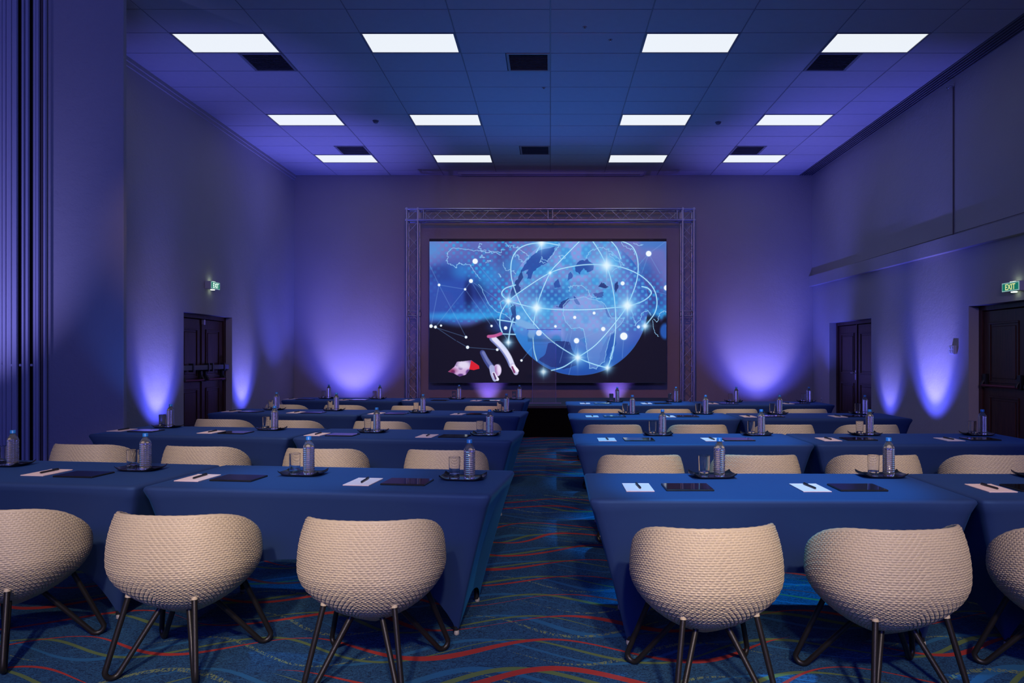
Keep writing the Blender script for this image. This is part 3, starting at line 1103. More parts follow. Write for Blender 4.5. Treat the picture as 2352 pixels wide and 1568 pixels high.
    outl = [
        ([(350, 470), (360, 430), (355, 400), (400, 370), (480, 372), (560, 390), (610, 385), (660, 400), (720, 395), (770, 420)], 5),
        ([(350, 470), (390, 500), (430, 520), (440, 480), (470, 490), (530, 490), (560, 540), (610, 600)], 8),
        ([(620, 330), (600, 360), (620, 390), (680, 395), (740, 400), (800, 380)], 12),
        ([(810, 330), (850, 360), (900, 350), (940, 400), (980, 440), (930, 480), (900, 430), (860, 420)], 13),
        ([(780, 480), (800, 530), (860, 540), (880, 560)], 7), ([(620, 420), (640, 440), (610, 440), (620, 420)], 5),
        ([(660, 460), (690, 465), (650, 480)], 4), ([(750, 560), (770, 590), (755, 570)], 3),
        ([(600, 640), (640, 720), (680, 800), (740, 850), (800, 870), (850, 920)], 5),
        ([(770, 830), (760, 780), (820, 750), (860, 800), (830, 830)], 6),
        ([(1110, 480), (1070, 470), (1080, 440), (1120, 470), (1190, 380), (1220, 350), (1210, 330)], 7),
        ([(1420, 450), (1450, 400), (1500, 370), (1560, 360), (1620, 400), (1700, 480), (1710, 500)], 8),
        ([(1690, 320), (1740, 370), (1790, 380), (1800, 420)], 7), ([(1780, 330), (1830, 350), (1860, 340)], 9),
        ([(1300, 700), (1290, 660), (1340, 655), (1390, 650), (1430, 690), (1460, 740), (1530, 750)], 7),
        ([(1630, 540), (1700, 500), (1600, 410), (1640, 430)], 10), ([(1210, 430), (1240, 425), (1265, 440), (1230, 450), (1210, 430)], 4),
        ([(1770, 840), (1790, 900), (1800, 960), (1840, 910), (1850, 860), (1900, 840), (1920, 880)], 5),
        ([(1940, 910), (1970, 930), (1990, 870), (2010, 850), (2040, 850)], 6), ([(1930, 920), (1950, 1010), (1980, 1040)], 4),
        ([(1640, 1120), (1620, 1210), (1605, 1200), (1630, 1115)], 3)]
    for k_, (pp, am) in enumerate(outl):
        stroke(rough(pp, am, 6, 40 + k_), 0.7, lc, 0.8)
    # network lines
    net = [((293, 648), (493, 681)), ((293, 648), (222, 500)), ((293, 648), (232, 960)), ((293, 648), (500, 1045)), ((538, 618), (493, 681)), ((493, 681), (265, 968)), ((493, 681), (696, 960)), ((538, 618), (820, 1070)), ((570, 468), (830, 770)), ((538, 618), (770, 780)), ((232, 960), (500, 1045)), ((265, 968), (420, 1070)), ((430, 1075), (512, 1122)), ((512, 1122), (740, 1140)), ((1903, 410), (1703, 636)), ((1903, 410), (1990, 560)), ((1903, 410), (1850, 560)), ((1703, 636), (2040, 720)), ((1187, 963), (1484, 862)), ((1187, 963), (1060, 1013)), ((1349, 1072), (1554, 983)), ((1554, 983), (1700, 850)), ((1484, 862), (1560, 1000)), ((926, 1222), (1010, 1120)), ((1712, 1038), (1700, 1200)), ((1825, 967), (1600, 900)), ((1335, 895), (1290, 1100)), ((1350, 1100), (1290, 1330)), ((1280, 1020), (1220, 1240)), ((2030, 320), (1903, 410))]
    for a, b in net:
        stroke([a, b], 0.9, (120, 165, 225), 0.38, 2.0)
    # orbit lines
    arcs = [[(1370, 318), (1220, 470), (1146, 556), (1070, 730), (1030, 880), (1015, 1010), (1022, 1140), (1045, 1225)],
            [(1210, 345), (1090, 328), (960, 345), (880, 400), (845, 500), (860, 640), (930, 810), (1040, 960), (1180, 1090), (1358, 1200), (1480, 1250), (1586, 1278)],
            [(825, 770), (930, 690), (1146, 556), (1330, 505), (1500, 492), (1680, 510), (1830, 570), (1930, 660), (1966, 760), (1950, 860), (1875, 960)],
            [(825, 770), (775, 720), (800, 675), (880, 648)], [(825, 770), (1000, 815), (1200, 835), (1450, 835), (1640, 820), (1740, 810), (1860, 770), (1922, 715), (1900, 675), (1850, 660)],
            [(825, 770), (770, 860), (760, 950), (778, 1010)], [(1470, 310), (1540, 420), (1600, 560), (1635, 720), (1650, 900), (1640, 1080), (1610, 1210), (1586, 1278)],
            [(1690, 312), (1780, 360), (1820, 470), (1810, 620), (1740, 800), (1650, 930), (1500, 1100), (1358, 1200), (1250, 1270), (1155, 1298)],
            [(1610, 310), (1660, 370), (1690, 450)], [(865, 900), (840, 980), (825, 1085)], [(1080, 330), (1040, 400)], [(740, 912), (830, 925), (890, 935)], [(770, 1020), (880, 1024)]]
    for a in arcs:
        c_ = curve(a)
        stroke(c_, 2.2, (90, 190, 240), 0.45, 3.5)
        stroke(c_, 1.0, (215, 240, 255), 0.95, 1.2)
    # dancer's limbs and cloth
    stroke(curve([(702, 1052), (775, 1125), (822, 1195), (852, 1262)]), 17, (120, 130, 190), 0.95, 6, 13)
    stroke(curve([(712, 1052), (786, 1128), (832, 1196), (858, 1258)]), 8, (225, 225, 250), 0.85, 8, 6)
    stroke(curve([(856, 1262), (872, 1290), (884, 1316)]), 14, (205, 200, 235), 0.95, 5, 11)
    stroke(curve([(862, 1262), (886, 1288), (896, 1302)]), 6, (245, 240, 255), 0.9, 4, 5)
    stroke([(855, 1272), (872, 1312)], 2.5, (110, 30, 80), 0.9, 4)
    stroke(curve([(625, 1160), (655, 1218), (690, 1268)]), 11, (62, 74, 140), 0.9, 6, 15)
    stroke(curve([(632, 1160), (664, 1218), (694, 1262)]), 4, (110, 120, 180), 0.7, 6)
    mix(ell(740, 1297, 32, 46, 0.10), (214, 196, 236))
    mix(ell(724, 1305, 24, 42, 0.5) * 0.7, (150, 96, 160))
    mix(ell(752, 1290, 16, 34, 0.6) * 0.7, (240, 232, 252))
    stroke(curve([(698, 1275), (706, 1325), (722, 1368)]), 14, (170, 176, 222), 0.95, 5, 9)
    stroke(curve([(712, 1322), (728, 1348), (742, 1366)]), 8, (235, 235, 252), 0.95, 4, 7)
    stroke([(712, 1322), (728, 1362)], 2.5, (60, 25, 80), 0.9, 4)
    cl = poly([(430, 1232), (480, 1228), (540, 1220), (600, 1262), (602, 1284), (530, 1290), (500, 1330), (450, 1345), (400, 1318), (360, 1308), (410, 1270)])
    mix(cl, (96, 60, 130))
    mix(cl * sm(0.35, 0.75, vnoise(30, 31)), (205, 170, 220))
    mix(cl * (1 - sm(1270, 1330, PY)) * ell(480, 1255, 55, 35, 0.6), (225, 215, 240))
    mix(poly([(540, 1222), (600, 1262), (604, 1284), (560, 1296), (525, 1290)]), (214, 30, 44))
    mix(cl * ell(380, 1300, 40, 20, 0.8) * 0.7, (120, 20, 60))
    stroke(curve([(670, 1040), (720, 1035), (770, 1018)]), 5, (190, 90, 150), 0.9, 5)
    # a pale hand behind the globe
    stroke(curve([(900, 930), (980, 960), (1010, 985), (1000, 1030)]), 14, (120, 170, 225), 0.45, 10)
    mix(ell(925, 890, 40, 38, 0.4) * 0.45, (120, 175, 230))
    # round nodes
    for x_, y_, r_ in ((570, 468, 20), (538, 618, 15), (293, 648, 10), (493, 681, 9), (231, 961, 13), (265, 968, 11), (308, 957, 8), (500, 1045, 10), (512, 1122, 12), (696, 960, 9), (804, 975, 13), (740, 1140, 10), (926, 1222, 9), (900, 895, 17), (1060, 1013, 22), (1187, 963, 10), (1335, 895, 12), (1484, 862, 11), (1554, 983, 16), (1349, 1072, 20), (1712, 1038, 28), (1825, 967, 12), (1903, 410, 21), (1703, 636, 15), (2040, 670, 20)):
        d = np.hypot(PX - x_, PY - y_)
        mix((1 - sm(r_ * 0.9, r_ * 1.5, d)) * 0.4, (130, 190, 245))
        mix(1 - sm(r_ - 1.5, r_ + 1.5, d), (242, 248, 255))
    # star bursts
    for x_, y_, r_, a in ((825, 770, 60, 1), (1042, 822, 90, 1.1), (1580, 500, 110, 1.0), (1740, 805, 105, 1.1), (1358, 1200, 70, 1), (1095, 1308, 48, 1), (1586, 1278, 50, 0.9), (825, 1085, 48, 0.9), (1875, 960, 50, 1), (1080, 330, 75, 1), (1146, 556, 30, 0.9)):
        d = np.hypot(PX - x_, PY - y_)
        dxs, dys = np.abs(PX - x_), np.abs(PY - y_)
        mix(np.exp(-(d / (r_ * 0.85)) ** 2) * 0.8 * a, (120, 195, 245))
        mix(np.exp(-(d / (r_ * 0.36)) ** 2) * 1.0 * a, (225, 245, 255))
        sp_ = np.exp(-dxs / 5.0 - dys / (r_ * 0.55)) + np.exp(-dys / 5.0 - dxs / (r_ * 0.5)) * 0.7
        mix(np.clip(sp_ * a, 0, 1), (225, 245, 255))
    img[...] = np.clip(img, 0, 1)


draw_screen()
im = bpy.data.images.new('led_wall_picture', SW, SH)
rgba = np.ones((SH, SW, 4), np.float32)
rgba[..., :3] = img[::-1]
im.pixels.foreach_set(rgba.ravel())
im.update()
im.pack()
ms, nt, b = newmat('led_wall_screen')
tcn = nt.nodes.new('ShaderNodeTexCoord')
ti = nt.nodes.new('ShaderNodeTexImage')
ti.image = im
nt.links.new(tcn.outputs['UV'], ti.inputs[0])
nt.links.new(ti.outputs[0], b.inputs['Emission Color'])
b.inputs['Emission Strength'].default_value = 1.0
b.inputs['Base Color'].default_value = (0.004, 0.004, 0.006, 1)
b.inputs['Roughness'].default_value = 0.6
M['screen'] = ms

YS = 15.40
ks = YS / 1620
sx0, sx1 = (986 - 1264) * ks, (1531 - 1264) * ks
sz1, sz0 = 1.42 + (815 - 549) * ks, 1.42 - (879 - 815) * ks
t = thing('led_screen', 'large lit screen showing a blue globe with glowing network lines', 'screen', (0, YS, 0))
MB().bbox(sx0, sx1, 0.004, 0.10, sz0, sz1 + 0.01, 0.004).build('cabinet', M['black'], t)
me = bpy.data.meshes.new('display')
zt = sz1 - 0.05
me.from_pydata([(sx0 + 0.004, 0, sz0 + 0.004), (sx1 - 0.004, 0, sz0 + 0.004), (sx1 - 0.004, 0, zt), (sx0 + 0.004, 0, zt)], [], [(0, 1, 2, 3)])
uvl = me.uv_layers.new(name='UVMap')
for i_, uv in enumerate(((0, 0), (1, 0), (1, 1), (0, 1))):
    uvl.data[i_].uv = uv
me.materials.append(M['screen'])
link('display', me, t)
for xx_ in (-1.9, 0, 1.9):
    for zz_ in (1.3, 3.4):
        MB().box(xx_ - 0.03, xx_ + 0.03, 0.10, YB - YS - 0.002, zz_ - 0.03, zz_ + 0.03).build('wall_bracket', M['black'], t)
for xx_ in (-2.3, -1.1, 0.2, 1.3, 2.2):
    MB().bbox(xx_ - 0.05, xx_ + 0.05, 0.0, 0.03, sz1 - 0.022, sz1 - 0.012, 0.002).build('latch', M['vent'], t)

# lectern
t = thing('lectern', 'clear acrylic lectern standing at the front of the stage', 'lectern', (-0.112, 12.96, 0.542))
MB().bbox(-0.31, 0.31, -0.20, 0.20, 0.0, 0.018, 0.003).build('base', M['acrylic'], t)
MB().bbox(-0.215, 0.215, -0.115, -0.103, 0.018, 1.12, 0.002).build('front_panel', M['acrylic'], t)
for s in (-1, 1):
    MB().bbox(min(s * 0.203, s * 0.215), max(s * 0.203, s * 0.215), -0.103, 0.12, 0.018, 1.12, 0.002).build('side_panel', M['acrylic'], t)
for s in (-1, 1):  # strips coloured as if the edges were catching light
    MB().box(s * 0.214 - 0.003, s * 0.214 + 0.003, -0.117, -0.113, 0.018, 1.12).build('lit_edge_strip', M['acrylic_edge'], t)
MB().box(-0.31, 0.31, -0.246, -0.240, 1.330, 1.346).build('lit_edge_strip', M['acrylic_edge'], t)
MB().box(-0.31, 0.31, -0.204, -0.200, 0.0, 0.018).build('lit_edge_strip', M['acrylic_edge'], t)
tp = MB()
tp.add([(-0.31, -0.24, 1.33), (0.31, -0.24, 1.33), (0.31, 0.22, 1.13), (-0.31, 0.22, 1.13), (-0.31, -0.24, 1.345), (0.31, -0.24, 1.345), (0.31, 0.22, 1.145), (-0.31, 0.22, 1.145)],
       [(0, 3, 2, 1), (4, 5, 6, 7), (0, 1, 5, 4), (1, 2, 6, 5), (2, 3, 7, 6), (3, 0, 4, 7)])
tp.build('reading_top', M['acrylic'], t)
MB().bbox(-0.31, 0.31, 0.215, 0.23, 1.12, 1.18, 0.002).build('book_stop', M['acrylic'], t)
MB().box(-0.215, 0.215, -0.10, 0.12, 1.06, 1.072).build('shelf', M['acrylic'], t)

# ------------------------------------------------------------------ woven chair


RIM_C = np.linspace(-1, 1, 201)
_q = np.interp(np.linspace(-1.4, 1.4, 281), [-1.4, -1, -0.75, -0.4, 0.0, 0.5, 1.0, 1.4], [0.455, 0.46, 0.50, 0.60, 0.672, 0.712, 0.722, 0.722])
RIM_Z = np.convolve(np.convolve(_q, np.ones(31) / 31, 'same'), np.ones(31) / 31, 'same')[40:241]
PSI = np.linspace(-PI / 2, PI / 2, 400)
_r = 0.30 * np.where(PSI < 0, np.cos(PSI) ** 1.9, np.cos(PSI))
_z = np.where(PSI > 0, 0.43, 0.278) * np.sin(PSI)
ARC = np.concatenate([[0], np.cumsum(np.hypot(np.diff(_r), np.diff(_z)))])


def chair_surface(theta, t_, off=0.0):
    """theta 0 = back; t_ 0..1 from bottom to rim (arrays)"""
    a, b2, zc, cl, cu = 0.318, 0.285, 0.49, 0.278, 0.43
    st_, ct_ = np.sin(theta), np.cos(theta)
    n_ = 2.35
    rho = (np.abs(st_) ** n_ + np.abs(ct_) ** n_) ** (-1 / n_)
    zr = np.interp(ct_, RIM_C, RIM_Z)
    sr = np.where(zr > zc, (zr - zc) / cu, (zr - zc) / cl)
    psi1 = np.arcsin(np.clip(sr, -1, 1))
    psi = np.interp(t_ * np.interp(psi1, PSI, ARC), ARC, PSI)
    rad = np.where(psi < 0, np.cos(psi) ** 1.9, np.cos(psi))
    z = np.where(psi > 0, zc + cu * np.sin(psi), zc + cl * np.sin(psi))
    # normal (approx. ellipsoid)
    x = a * rho * st_ * rad
    y = -b2 * rho * ct_ * rad - 0.012 * (z - 0.49) / 0.25
    cc = np.where(psi > 0, cu, cl)
    nx, ny, nz = x / a ** 2, y / b2 ** 2, (z - zc) / cc ** 2
    nn = np.sqrt(nx * nx + ny * ny + nz * nz) + 1e-9
    return x + off * nx / nn, y + off * ny / nn, z + off * nz / nn


def woven_mesh():
    ST, NR = 225, 66
    na, nr = ST * 3, NR * 4
    th = np.arange(na) / na * 2 * PI - PI
    q4 = np.array([0.0, 0.15, 0.5, 0.85])
    rr_ = np.concatenate([(np.arange(nr) // 4) + q4[np.arange(nr) % 4], [NR]])
    tt = 0.03 + 0.965 * rr_ / NR
    TH, TT = np.meshgrid(th, tt)
    u = np.abs(TH) / (2 * PI) * ST
    row = np.repeat((np.arange(nr + 1) // 4)[:, None], na, 1)
    vf = np.repeat((np.arange(nr + 1) % 4)[:, None], na, 1)
    hump = np.where(vf == 0, 0.0, np.where(vf == 2, 1.0, 0.9))
    o = 0.5 + 0.5 * np.cos(2 * PI * (u + row) / 3.0)
    o = np.clip((o - 0.05) / 0.30, 0, 1)
    st = 1 - np.abs(2 * (u % 1.0) - 1) ** 2
    fade = np.clip((TT - 0.03) / 0.25, 0.15, 1)
    h = np.maximum(o * hump * 0.0048, (1 - o) * (0.0002 + 0.0026 * st)) * fade
    wob = 0.0006 * np.sin(row * 2.1 + TH * 3.0)
    X, Y, Z = chair_surface(TH, TT, h + wob)
    P = np.stack([X, Y, Z], -1).reshape(-1, 3)
    idx = np.arange((nr + 1) * na).reshape(nr + 1, na)
    a_ = idx[:-1]
    b_ = np.roll(idx, -1, 1)[:-1]
    c_ = np.roll(idx, -1, 1)[1:]
    d_ = idx[1:]
    F = np.stack([a_, b_, c_, d_], -1).reshape(-1, 4)
    me = bpy.data.meshes.new('woven_shell')
    me.vertices.add(len(P))
    me.vertices.foreach_set('co', P.astype(np.float32).ravel())
    me.loops.add(F.size)
    me.loops.foreach_set('vertex_index', F.astype(np.int32).ravel())
    me.polygons.add(len(F))
    me.polygons.foreach_set('loop_start', (np.arange(len(F)) * 4).astype(np.int32))
    me.polygons.foreach_set('loop_total', np.full(len(F), 4, np.int32))
    me.polygons.foreach_set('use_smooth', np.ones(len(F), bool))
    me.materials.append(M['cane'])
    me.update(calc_edges=True)
    me.validate()
    return me


def make_chair():
    t = thing('woven_chair', 'x', 'chair', (0, 0, 0), 0, 'woven tub chairs at the tables')
    link('woven_shell', woven_mesh(), t)
    # inner lining and seat
    n_ = 60
    rows = []
    for k in range(13):
        tv = 0.30 + 0.69 * k / 12
        th = np.arange(n_) / n_ * 2 * PI - PI
        X, Y, Z = chair_surface(th, np.full(n_, tv), -0.016)
        rows.append(list(zip(X, Y, Z)))
    MB().grid(rows, True, flip=True).build('inner_lining', M['cane'], t)
    seat = MB()
    th = np.arange(n_) / n_ * 2 * PI
    srows = []
    for rr, zz in ((1.0, 0.395), (0.97, 0.425), (0.85, 0.438), (0.5, 0.434), (0.02, 0.430)):
        srows.append([(0.255 * rr * math.cos(q), 0.228 * rr * math.sin(q), zz) for q in th])
    seat.grid(srows, True)
    seat.add(srows[0], [tuple(reversed(range(n_)))])
    seat.build('seat', M['cane'], t)
    # rolled rim, braided
    th = np.linspace(-PI, PI, 151)[:-1]
    X, Y, Z = chair_surface(th, np.full(150, 1.0), -0.007)
    rim = MB()
    rr = []
    for k in range(150):
        T = np.array([X[(k + 1) % 150] - X[k - 1], Y[(k + 1) % 150] - Y[k - 1], Z[(k + 1) % 150] - Z[k - 1]])
        T /= np.linalg.norm(T)
        U = np.cross(T, (0, 0, 1)); U /= np.linalg.norm(U)
        W = np.cross(U, T)
        ring = []
        for j in range(10):
            q = 2 * PI * j / 10
            rad = 0.0092 + 0.0009 * math.cos(3 * q + k * 1.7)
            ring.append(tuple(np.array([X[k], Y[k], Z[k]]) + (U * math.cos(q) + W * math.sin(q)) * rad))
        rr.append(ring)
    rr.append(rr[0])
    rim.grid(rr, True)
    rim.build('rolled_rim', M['cane'], t)
    # four hairpin legs
    for fx, fy, ax, ay, bx, by in ((-0.19, -0.235, -0.155, -0.183, -0.07, -0.09), (0.19, -0.235, 0.155, -0.183, 0.07, -0.09),
                                   (-0.265, 0.215, -0.198, 0.130, -0.09, 0.065), (0.265, 0.215, 0.198, 0.130, 0.09, 0.065)):
        A = Vector((ax, ay, 0.352)); B = Vector((bx, by, 0.270)); F = Vector((fx, fy, 0.012))
        u1 = (A - F).normalized(); u2 = (B - F).normalized()
        e = Vector((fx, fy, 0)).normalized()
        rl = 0.030
        arc = [Vector((fx, fy, 0)) + e * rl * math.cos(PI * k / 10) + Vector((0, 0, 0.0125 + rl * 1.1 - rl * 1.1 * math.sin(PI * k / 10))) for k in range(9)]
        pts = [A, A.lerp(arc[0], 0.92)] + arc + [B.lerp(arc[-1], 0.92), B]
        l = MB().tube(pts, 0.0122, 10).build('leg', M['leg'], t)
        MB().tube([A - u1 * 0.004, A + u1 * 0.012], 0.0138, 10).build('leg_socket', M['cane'], l)
    return t


CH = {('left', 0): [(-0.80, 3.19, -5), (-1.695, 3.29, -6), (-2.59, 3.40, -8)],
      ('right', 0): [(0.67, 3.06, 7), (1.44, 3.04, 7), (2.26, 3.04, 4)],
      ('left', 1): [(-0.79, 5.38, -6), (-1.73, 5.46, -6), (-2.72, 5.59, -8), (-3.67, 5.71, -8)],
      ('right', 1): [(0.65, 5.12, 0), (1.48, 5.12, 0), (2.34, 5.12, 0), (3.18, 5.12, 0)],
      ('left', 2): [(-0.83, 7.55, -6), (-1.81, 7.62, -6), (-2.80, 7.74, -8), (-3.62, 7.86, -8)],
      ('right', 2): [(0.64, 7.26, 0), (1.51, 7.26, 0), (2.39, 7.26, 0), (3.25, 7.26, 0)],
      ('left', 3): [(-0.89, 9.82, -6), (-1.92, 9.88, -6), (-2.90, 10.02, -8), (-3.77, 10.12, -8)],
      ('right', 3): [(0.66, 9.30, 0), (1.55, 9.30, 0), (2.42, 9.30, 0), (3.33, 9.30, 0)]}
ORD = ['first', 'second', 'third', 'fourth']
ROWN = ['nearest', 'second', 'third', 'farthest']
chair0 = make_chair()
first = True
for (side, r), lst in CH.items():
    for k, (x, y, a) in enumerate(lst):
        lab = 'cream woven tub chair on black hairpin legs, %s from the aisle, %s row, %s block' % (ORD[k], ROWN[r], side)
        if first:
            chair0.location = (x, y, 0)
            chair0.rotation_euler[2] = R(a)
            chair0['label'] = lab
            first = False
        else:
            copy_tree(chair0, (x, y, 0), R(a), None, lab)

# ------------------------------------------------------------------ tables with stretch covers
TL, TD, TH_ = 1.83, 0.76, 0.74


def make_table():
    t = thing('banquet_table', 'x', 'table', (0, 0, 0), 0, 'navy covered banquet tables')
    N = 40
    # perimeter parameterised: four sides with N points each, corner radius
    hx, hy, rc = TL / 2, TD / 2, 0.035
    ix, iy = TL / 2 - 0.19, TD / 2 - 0.13
    def per(hx_, hy_, rc_):
        pts = []
        cs = [(-hx_, -hy_), (hx_, -hy_), (hx_, hy_), (-hx_, hy_)]
        for s in range(4):
            x0, y0 = cs[s]; x1, y1 = cs[(s + 1) % 4]
            for k in range(N):
                f = k / N
                pts.append((x0 + (x1 - x0) * f, y0 + (y1 - y0) * f))
        out = []
        for x, y in pts:   # round the corners
            qx, qy = max(abs(x) - (hx_ - rc_), 0), max(abs(y) - (hy_ - rc_), 0)
            if qx > 0 and qy > 0:
                L = math.hypot(qx, qy)
                qx, qy = qx / L * rc_ if L > rc_ else qx, qy / L * rc_ if L > rc_ else qy
                x = math.copysign(hx_ - rc_ + qx, x); y = math.copysign(hy_ - rc_ + qy, y)
            out.append((x, y))
        return out
    def side_f(i):
        return (i % N) / N, i // N
    rows = []
    for ins, z in ((0.25, TH_), (0.06, TH_), (0.022, TH_ - 0.0005), (0.010, TH_ - 0.003), (0.003, TH_ - 0.009), (0.0, TH_ - 0.020)):
        rows.append([(x, y, z) for x, y in per(hx - ins, hy - ins, max(rc - ins, 0.006))])
    top = per(hx, hy, rc + 0.02)
    bot = per(ix, iy, 0.02)
    K_ = 14
    for k in range(1, K_ + 1):
        q = k / K_
        row = []
        for i in range(4 * N):
            f, s = side_f(i)
            e = min(f, 1 - f) * 2          # 0 at corner, 1 mid side
            arch = (0.355 if s in (0, 2) else 0.13) * (1 - (1 - e) ** (3.0 if s in (0, 2) else 2.0))
            zb = 0.018 + arch
            zt_ = TH_ - 0.020
            z = zt_ + (zb - zt_) * q
            hq = (zt_ - z) / (zt_ - 0.018)   # true height fraction
            g = hq ** 0.92
            pull = 0.028 * math.sin(PI * min(hq, 1.0)) * (1 if e > 0 else 1)
            x = top[i][0] + (bot[i][0] - top[i][0]) * g
            y = top[i][1] + (bot[i][1] - top[i][1]) * g
            # concave stretch between the feet
            if s in (0, 2):
                y -= math.copysign(pull * 0.6 * e, y)
            else:
                x -= math.copysign(pull * 0.8 * e, x)
            row.append((x, y, z))
        rows.append(row)
    cv = MB().grid(rows, True, flip=True)
    r0 = rows[0]
    cv.add(r0, [tuple(range(4 * N))])
    c = cv.build('fitted_cover', M['cloth'], t)
    leg = MB().tube([(0, 0, 0.02), (0, 0, 0.70)], 0.014, 8).mesh('leg', M['black'])
    cap = MB().lathe([(0.011, 0.0), (0.014, 0.006), (0.012, 0.024)], 12).mesh('foot_cap', M['foot_cap'])
    for sx in (-1, 1):
        for sy in (-1, 1):
            l = link('leg', leg, t, (sx * (ix - 0.012), sy * (iy - 0.012), 0))
            link('foot_cap', cap, l, (sx * 0.004, sy * 0.004, 0))
        MB().tube([(sx * (ix - 0.012), -iy + 0.02, 0.14), (sx * (ix - 0.012), iy - 0.02, 0.14)], 0.011, 8).build('cross_bar', M['black'], t)
    return t


table0 = make_table()
# (x of aisle end, y of near edge at that end, angle of table 1, angle of table 2)
ROWS_L = [(-0.295, 3.42, -6.6, -8.2), (-0.31, 5.60, -6.2, -7.8), (-0.34, 7.80, -6.2, -6.8), (-0.38, 10.20, -5.6, -6.6)]
ROWS_R = [(0.185, 3.32, -0.6, 0.0), (0.19, 5.37, 0, 0), (0.205, 7.52, 0, 0), (0.22, 9.62, 0, 0)]
first = True
for side, rows_ in (('left', ROWS_L), ('right', ROWS_R)):
    for r, (xe, yn, a1, a2) in enumerate(rows_):
        cx_, cy_ = xe, yn
        for k, a in enumerate((a1, a2)):
            s = -1 if side == 'left' else 1
            d = Vector((math.cos(R(a)) * s, math.sin(R(a)) * s, 0))
            nrm = Vector((-math.sin(R(a)), math.cos(R(a)), 0))
            c = Vector((cx_, cy_, 0)) + d * (TL / 2) + nrm * (TD / 2)
            lab = 'long table in a fitted navy cover, %s, %s row, %s block' % ('aisle end' if k == 0 else 'wall end', ROWN[r], side)
            if first:
                table0.location = c
                table0.rotation_euler[2] = R(a)
                table0['label'] = lab
                first = False
            else:
                copy_tree(table0, c, R(a), None, lab)
            e = Vector((cx_, cy_, 0)) + d * (TL + (0.035 if side == 'left' else 0.012))
            cx_, cy_ = e.x, e.y

# ------------------------------------------------------------------ table items
ZTB = TH_ + 0.0006


def make_tray():
    P, Q = 25, 13
    a, b2 = 0.124, 0.078
    def surf(dz):
        rows = []
        for j in range(Q):
            row = []
            v = -1 + 2 * j / (Q - 1)
            for i in range(P):
                u = -1 + 2 * i / (P - 1)
                s = 1 - 0.05 * abs(v) ** 3
                z = 0.015 * max(0, (abs(u) - 0.62) / 0.38) ** 1.6 + 0.007 * max(0, (abs(v) - 0.75) / 0.25) ** 1.4 + 0.006 * (u * v) ** 4
                row.append((a * u * s, b2 * v * (1 - 0.10 * abs(u) ** 3), z + dz))
            rows.append(row)
        return rows
    mb = MB()
    T_, B_ = surf(0.0045), surf(0.0)
    mb.grid(T_).grid(B_, flip=True)
    edge = lambda S: [S[0][i] for i in range(P)] + [S[j][P - 1] for j in range(1, Q)] + [S[Q - 1][i] for i in range(P - 2, -1, -1)] + [S[j][0] for j in range(Q - 2, 0, -1)]
    mb.grid([edge(B_), edge(T_)], True)
    return mb.build('serving_tray', M['tray'])


def make_bottle():
    t = thing('water_bottle', 'x', 'bottle', (0, 0, 0), 0, 'water bottles on the trays')
    prof = [(0.006, 0.004), (0.022, 0.0015), (0.027, 0.0), (0.0295, 0.004), (0.031, 0.012)]
    z = 0.018
    for k in range(12):
        prof += [(0.0315, z), (0.0315, z + 0.0055), (0.0297, z + 0.0078), (0.0297, z + 0.0092)]
        z += 0.0108
    prof += [(0.0315, z), (0.0312, z + 0.008), (0.0285, z + 0.016), (0.0225, z + 0.028), (0.0165, z + 0.037), (0.0130, z + 0.043), (0.0125, z + 0.048)]
    MB().lathe(prof, 12 * 2).build('bottle_body', M['pet'], t)
    top = prof[-1][1]
    MB().lathe([(0.0155, top - 0.001), (0.0158, top + 0.002), (0.0150, top + 0.003), (0.0150, top + 0.016), (0.0138, top + 0.0185)], 24).build('cap', M['cap'], t)
    return t


def make_glass():
    t = MB()
    t.lathe([(0.0265, 0.0), (0.0284, 0.0006), (0.0288, 0.002), (0.0289, 0.005), (0.030, 0.06), (0.0314, 0.1145), (0.0314, 0.1158), (0.0308, 0.1166),
             (0.0302, 0.1158), (0.0301, 0.1145), (0.0286, 0.06), (0.0275, 0.030), (0.0274, 0.0285), (0.0266, 0.0268), (0.0225, 0.0258), (0.004, 0.0255)], 32)
    return t.build('drinking_glass', M['glass'])


def make_pad():
    t = thing('notepad', 'x', 'notepad', (0, 0, 0), 0, 'white notepads on the tables')
    MB().bbox(-0.0705, 0.0705, -0.105, 0.105, 0, 0.004, 0.0006).build('paper_block', M['paper'], t)
    MB().bbox(-0.0705, 0.0705, 0.100, 0.1056, 0.0002, 0.0046, 0.0006).build('binding', M['paper'], t)
    return t


def make_pen():
    t = thing('ballpoint_pen', 'x', 'pen', (0, 0, 0), 0, 'dark pens on the notepads')
    MB().tube([(-0.068, 0, 0.0052), (-0.058, 0, 0.0052), (0.05, 0, 0.0052), (0.066, 0, 0.0052)], [0.0012, 0.0050, 0.0052, 0.0052], 10).build('barrel', M['pen'], t)
    MB().bbox(0.022, 0.064, -0.0018, 0.0018, 0.0102, 0.0125, 0.0005).build('clip', M['pen'], t)
    MB().tube([(0.066, 0, 0.0052), (0.073, 0, 0.0052)], 0.003, 8).build('push_button', M['chrome'], t)
    return t


def make_tablet():
    t = thing('tablet_computer', 'x', 'tablet', (0, 0, 0), 0, 'dark tablets on the tables')
    MB().bbox(-0.12, 0.12, -0.088, 0.088, 0, 0.0075, 0.002).build('case', M['tablet'], t)
    MB().bbox(-0.117, 0.117, -0.085, 0.085, 0.0075, 0.0085, 0.0004).build('glass_front', M['tablet_glass'], t)
    return t


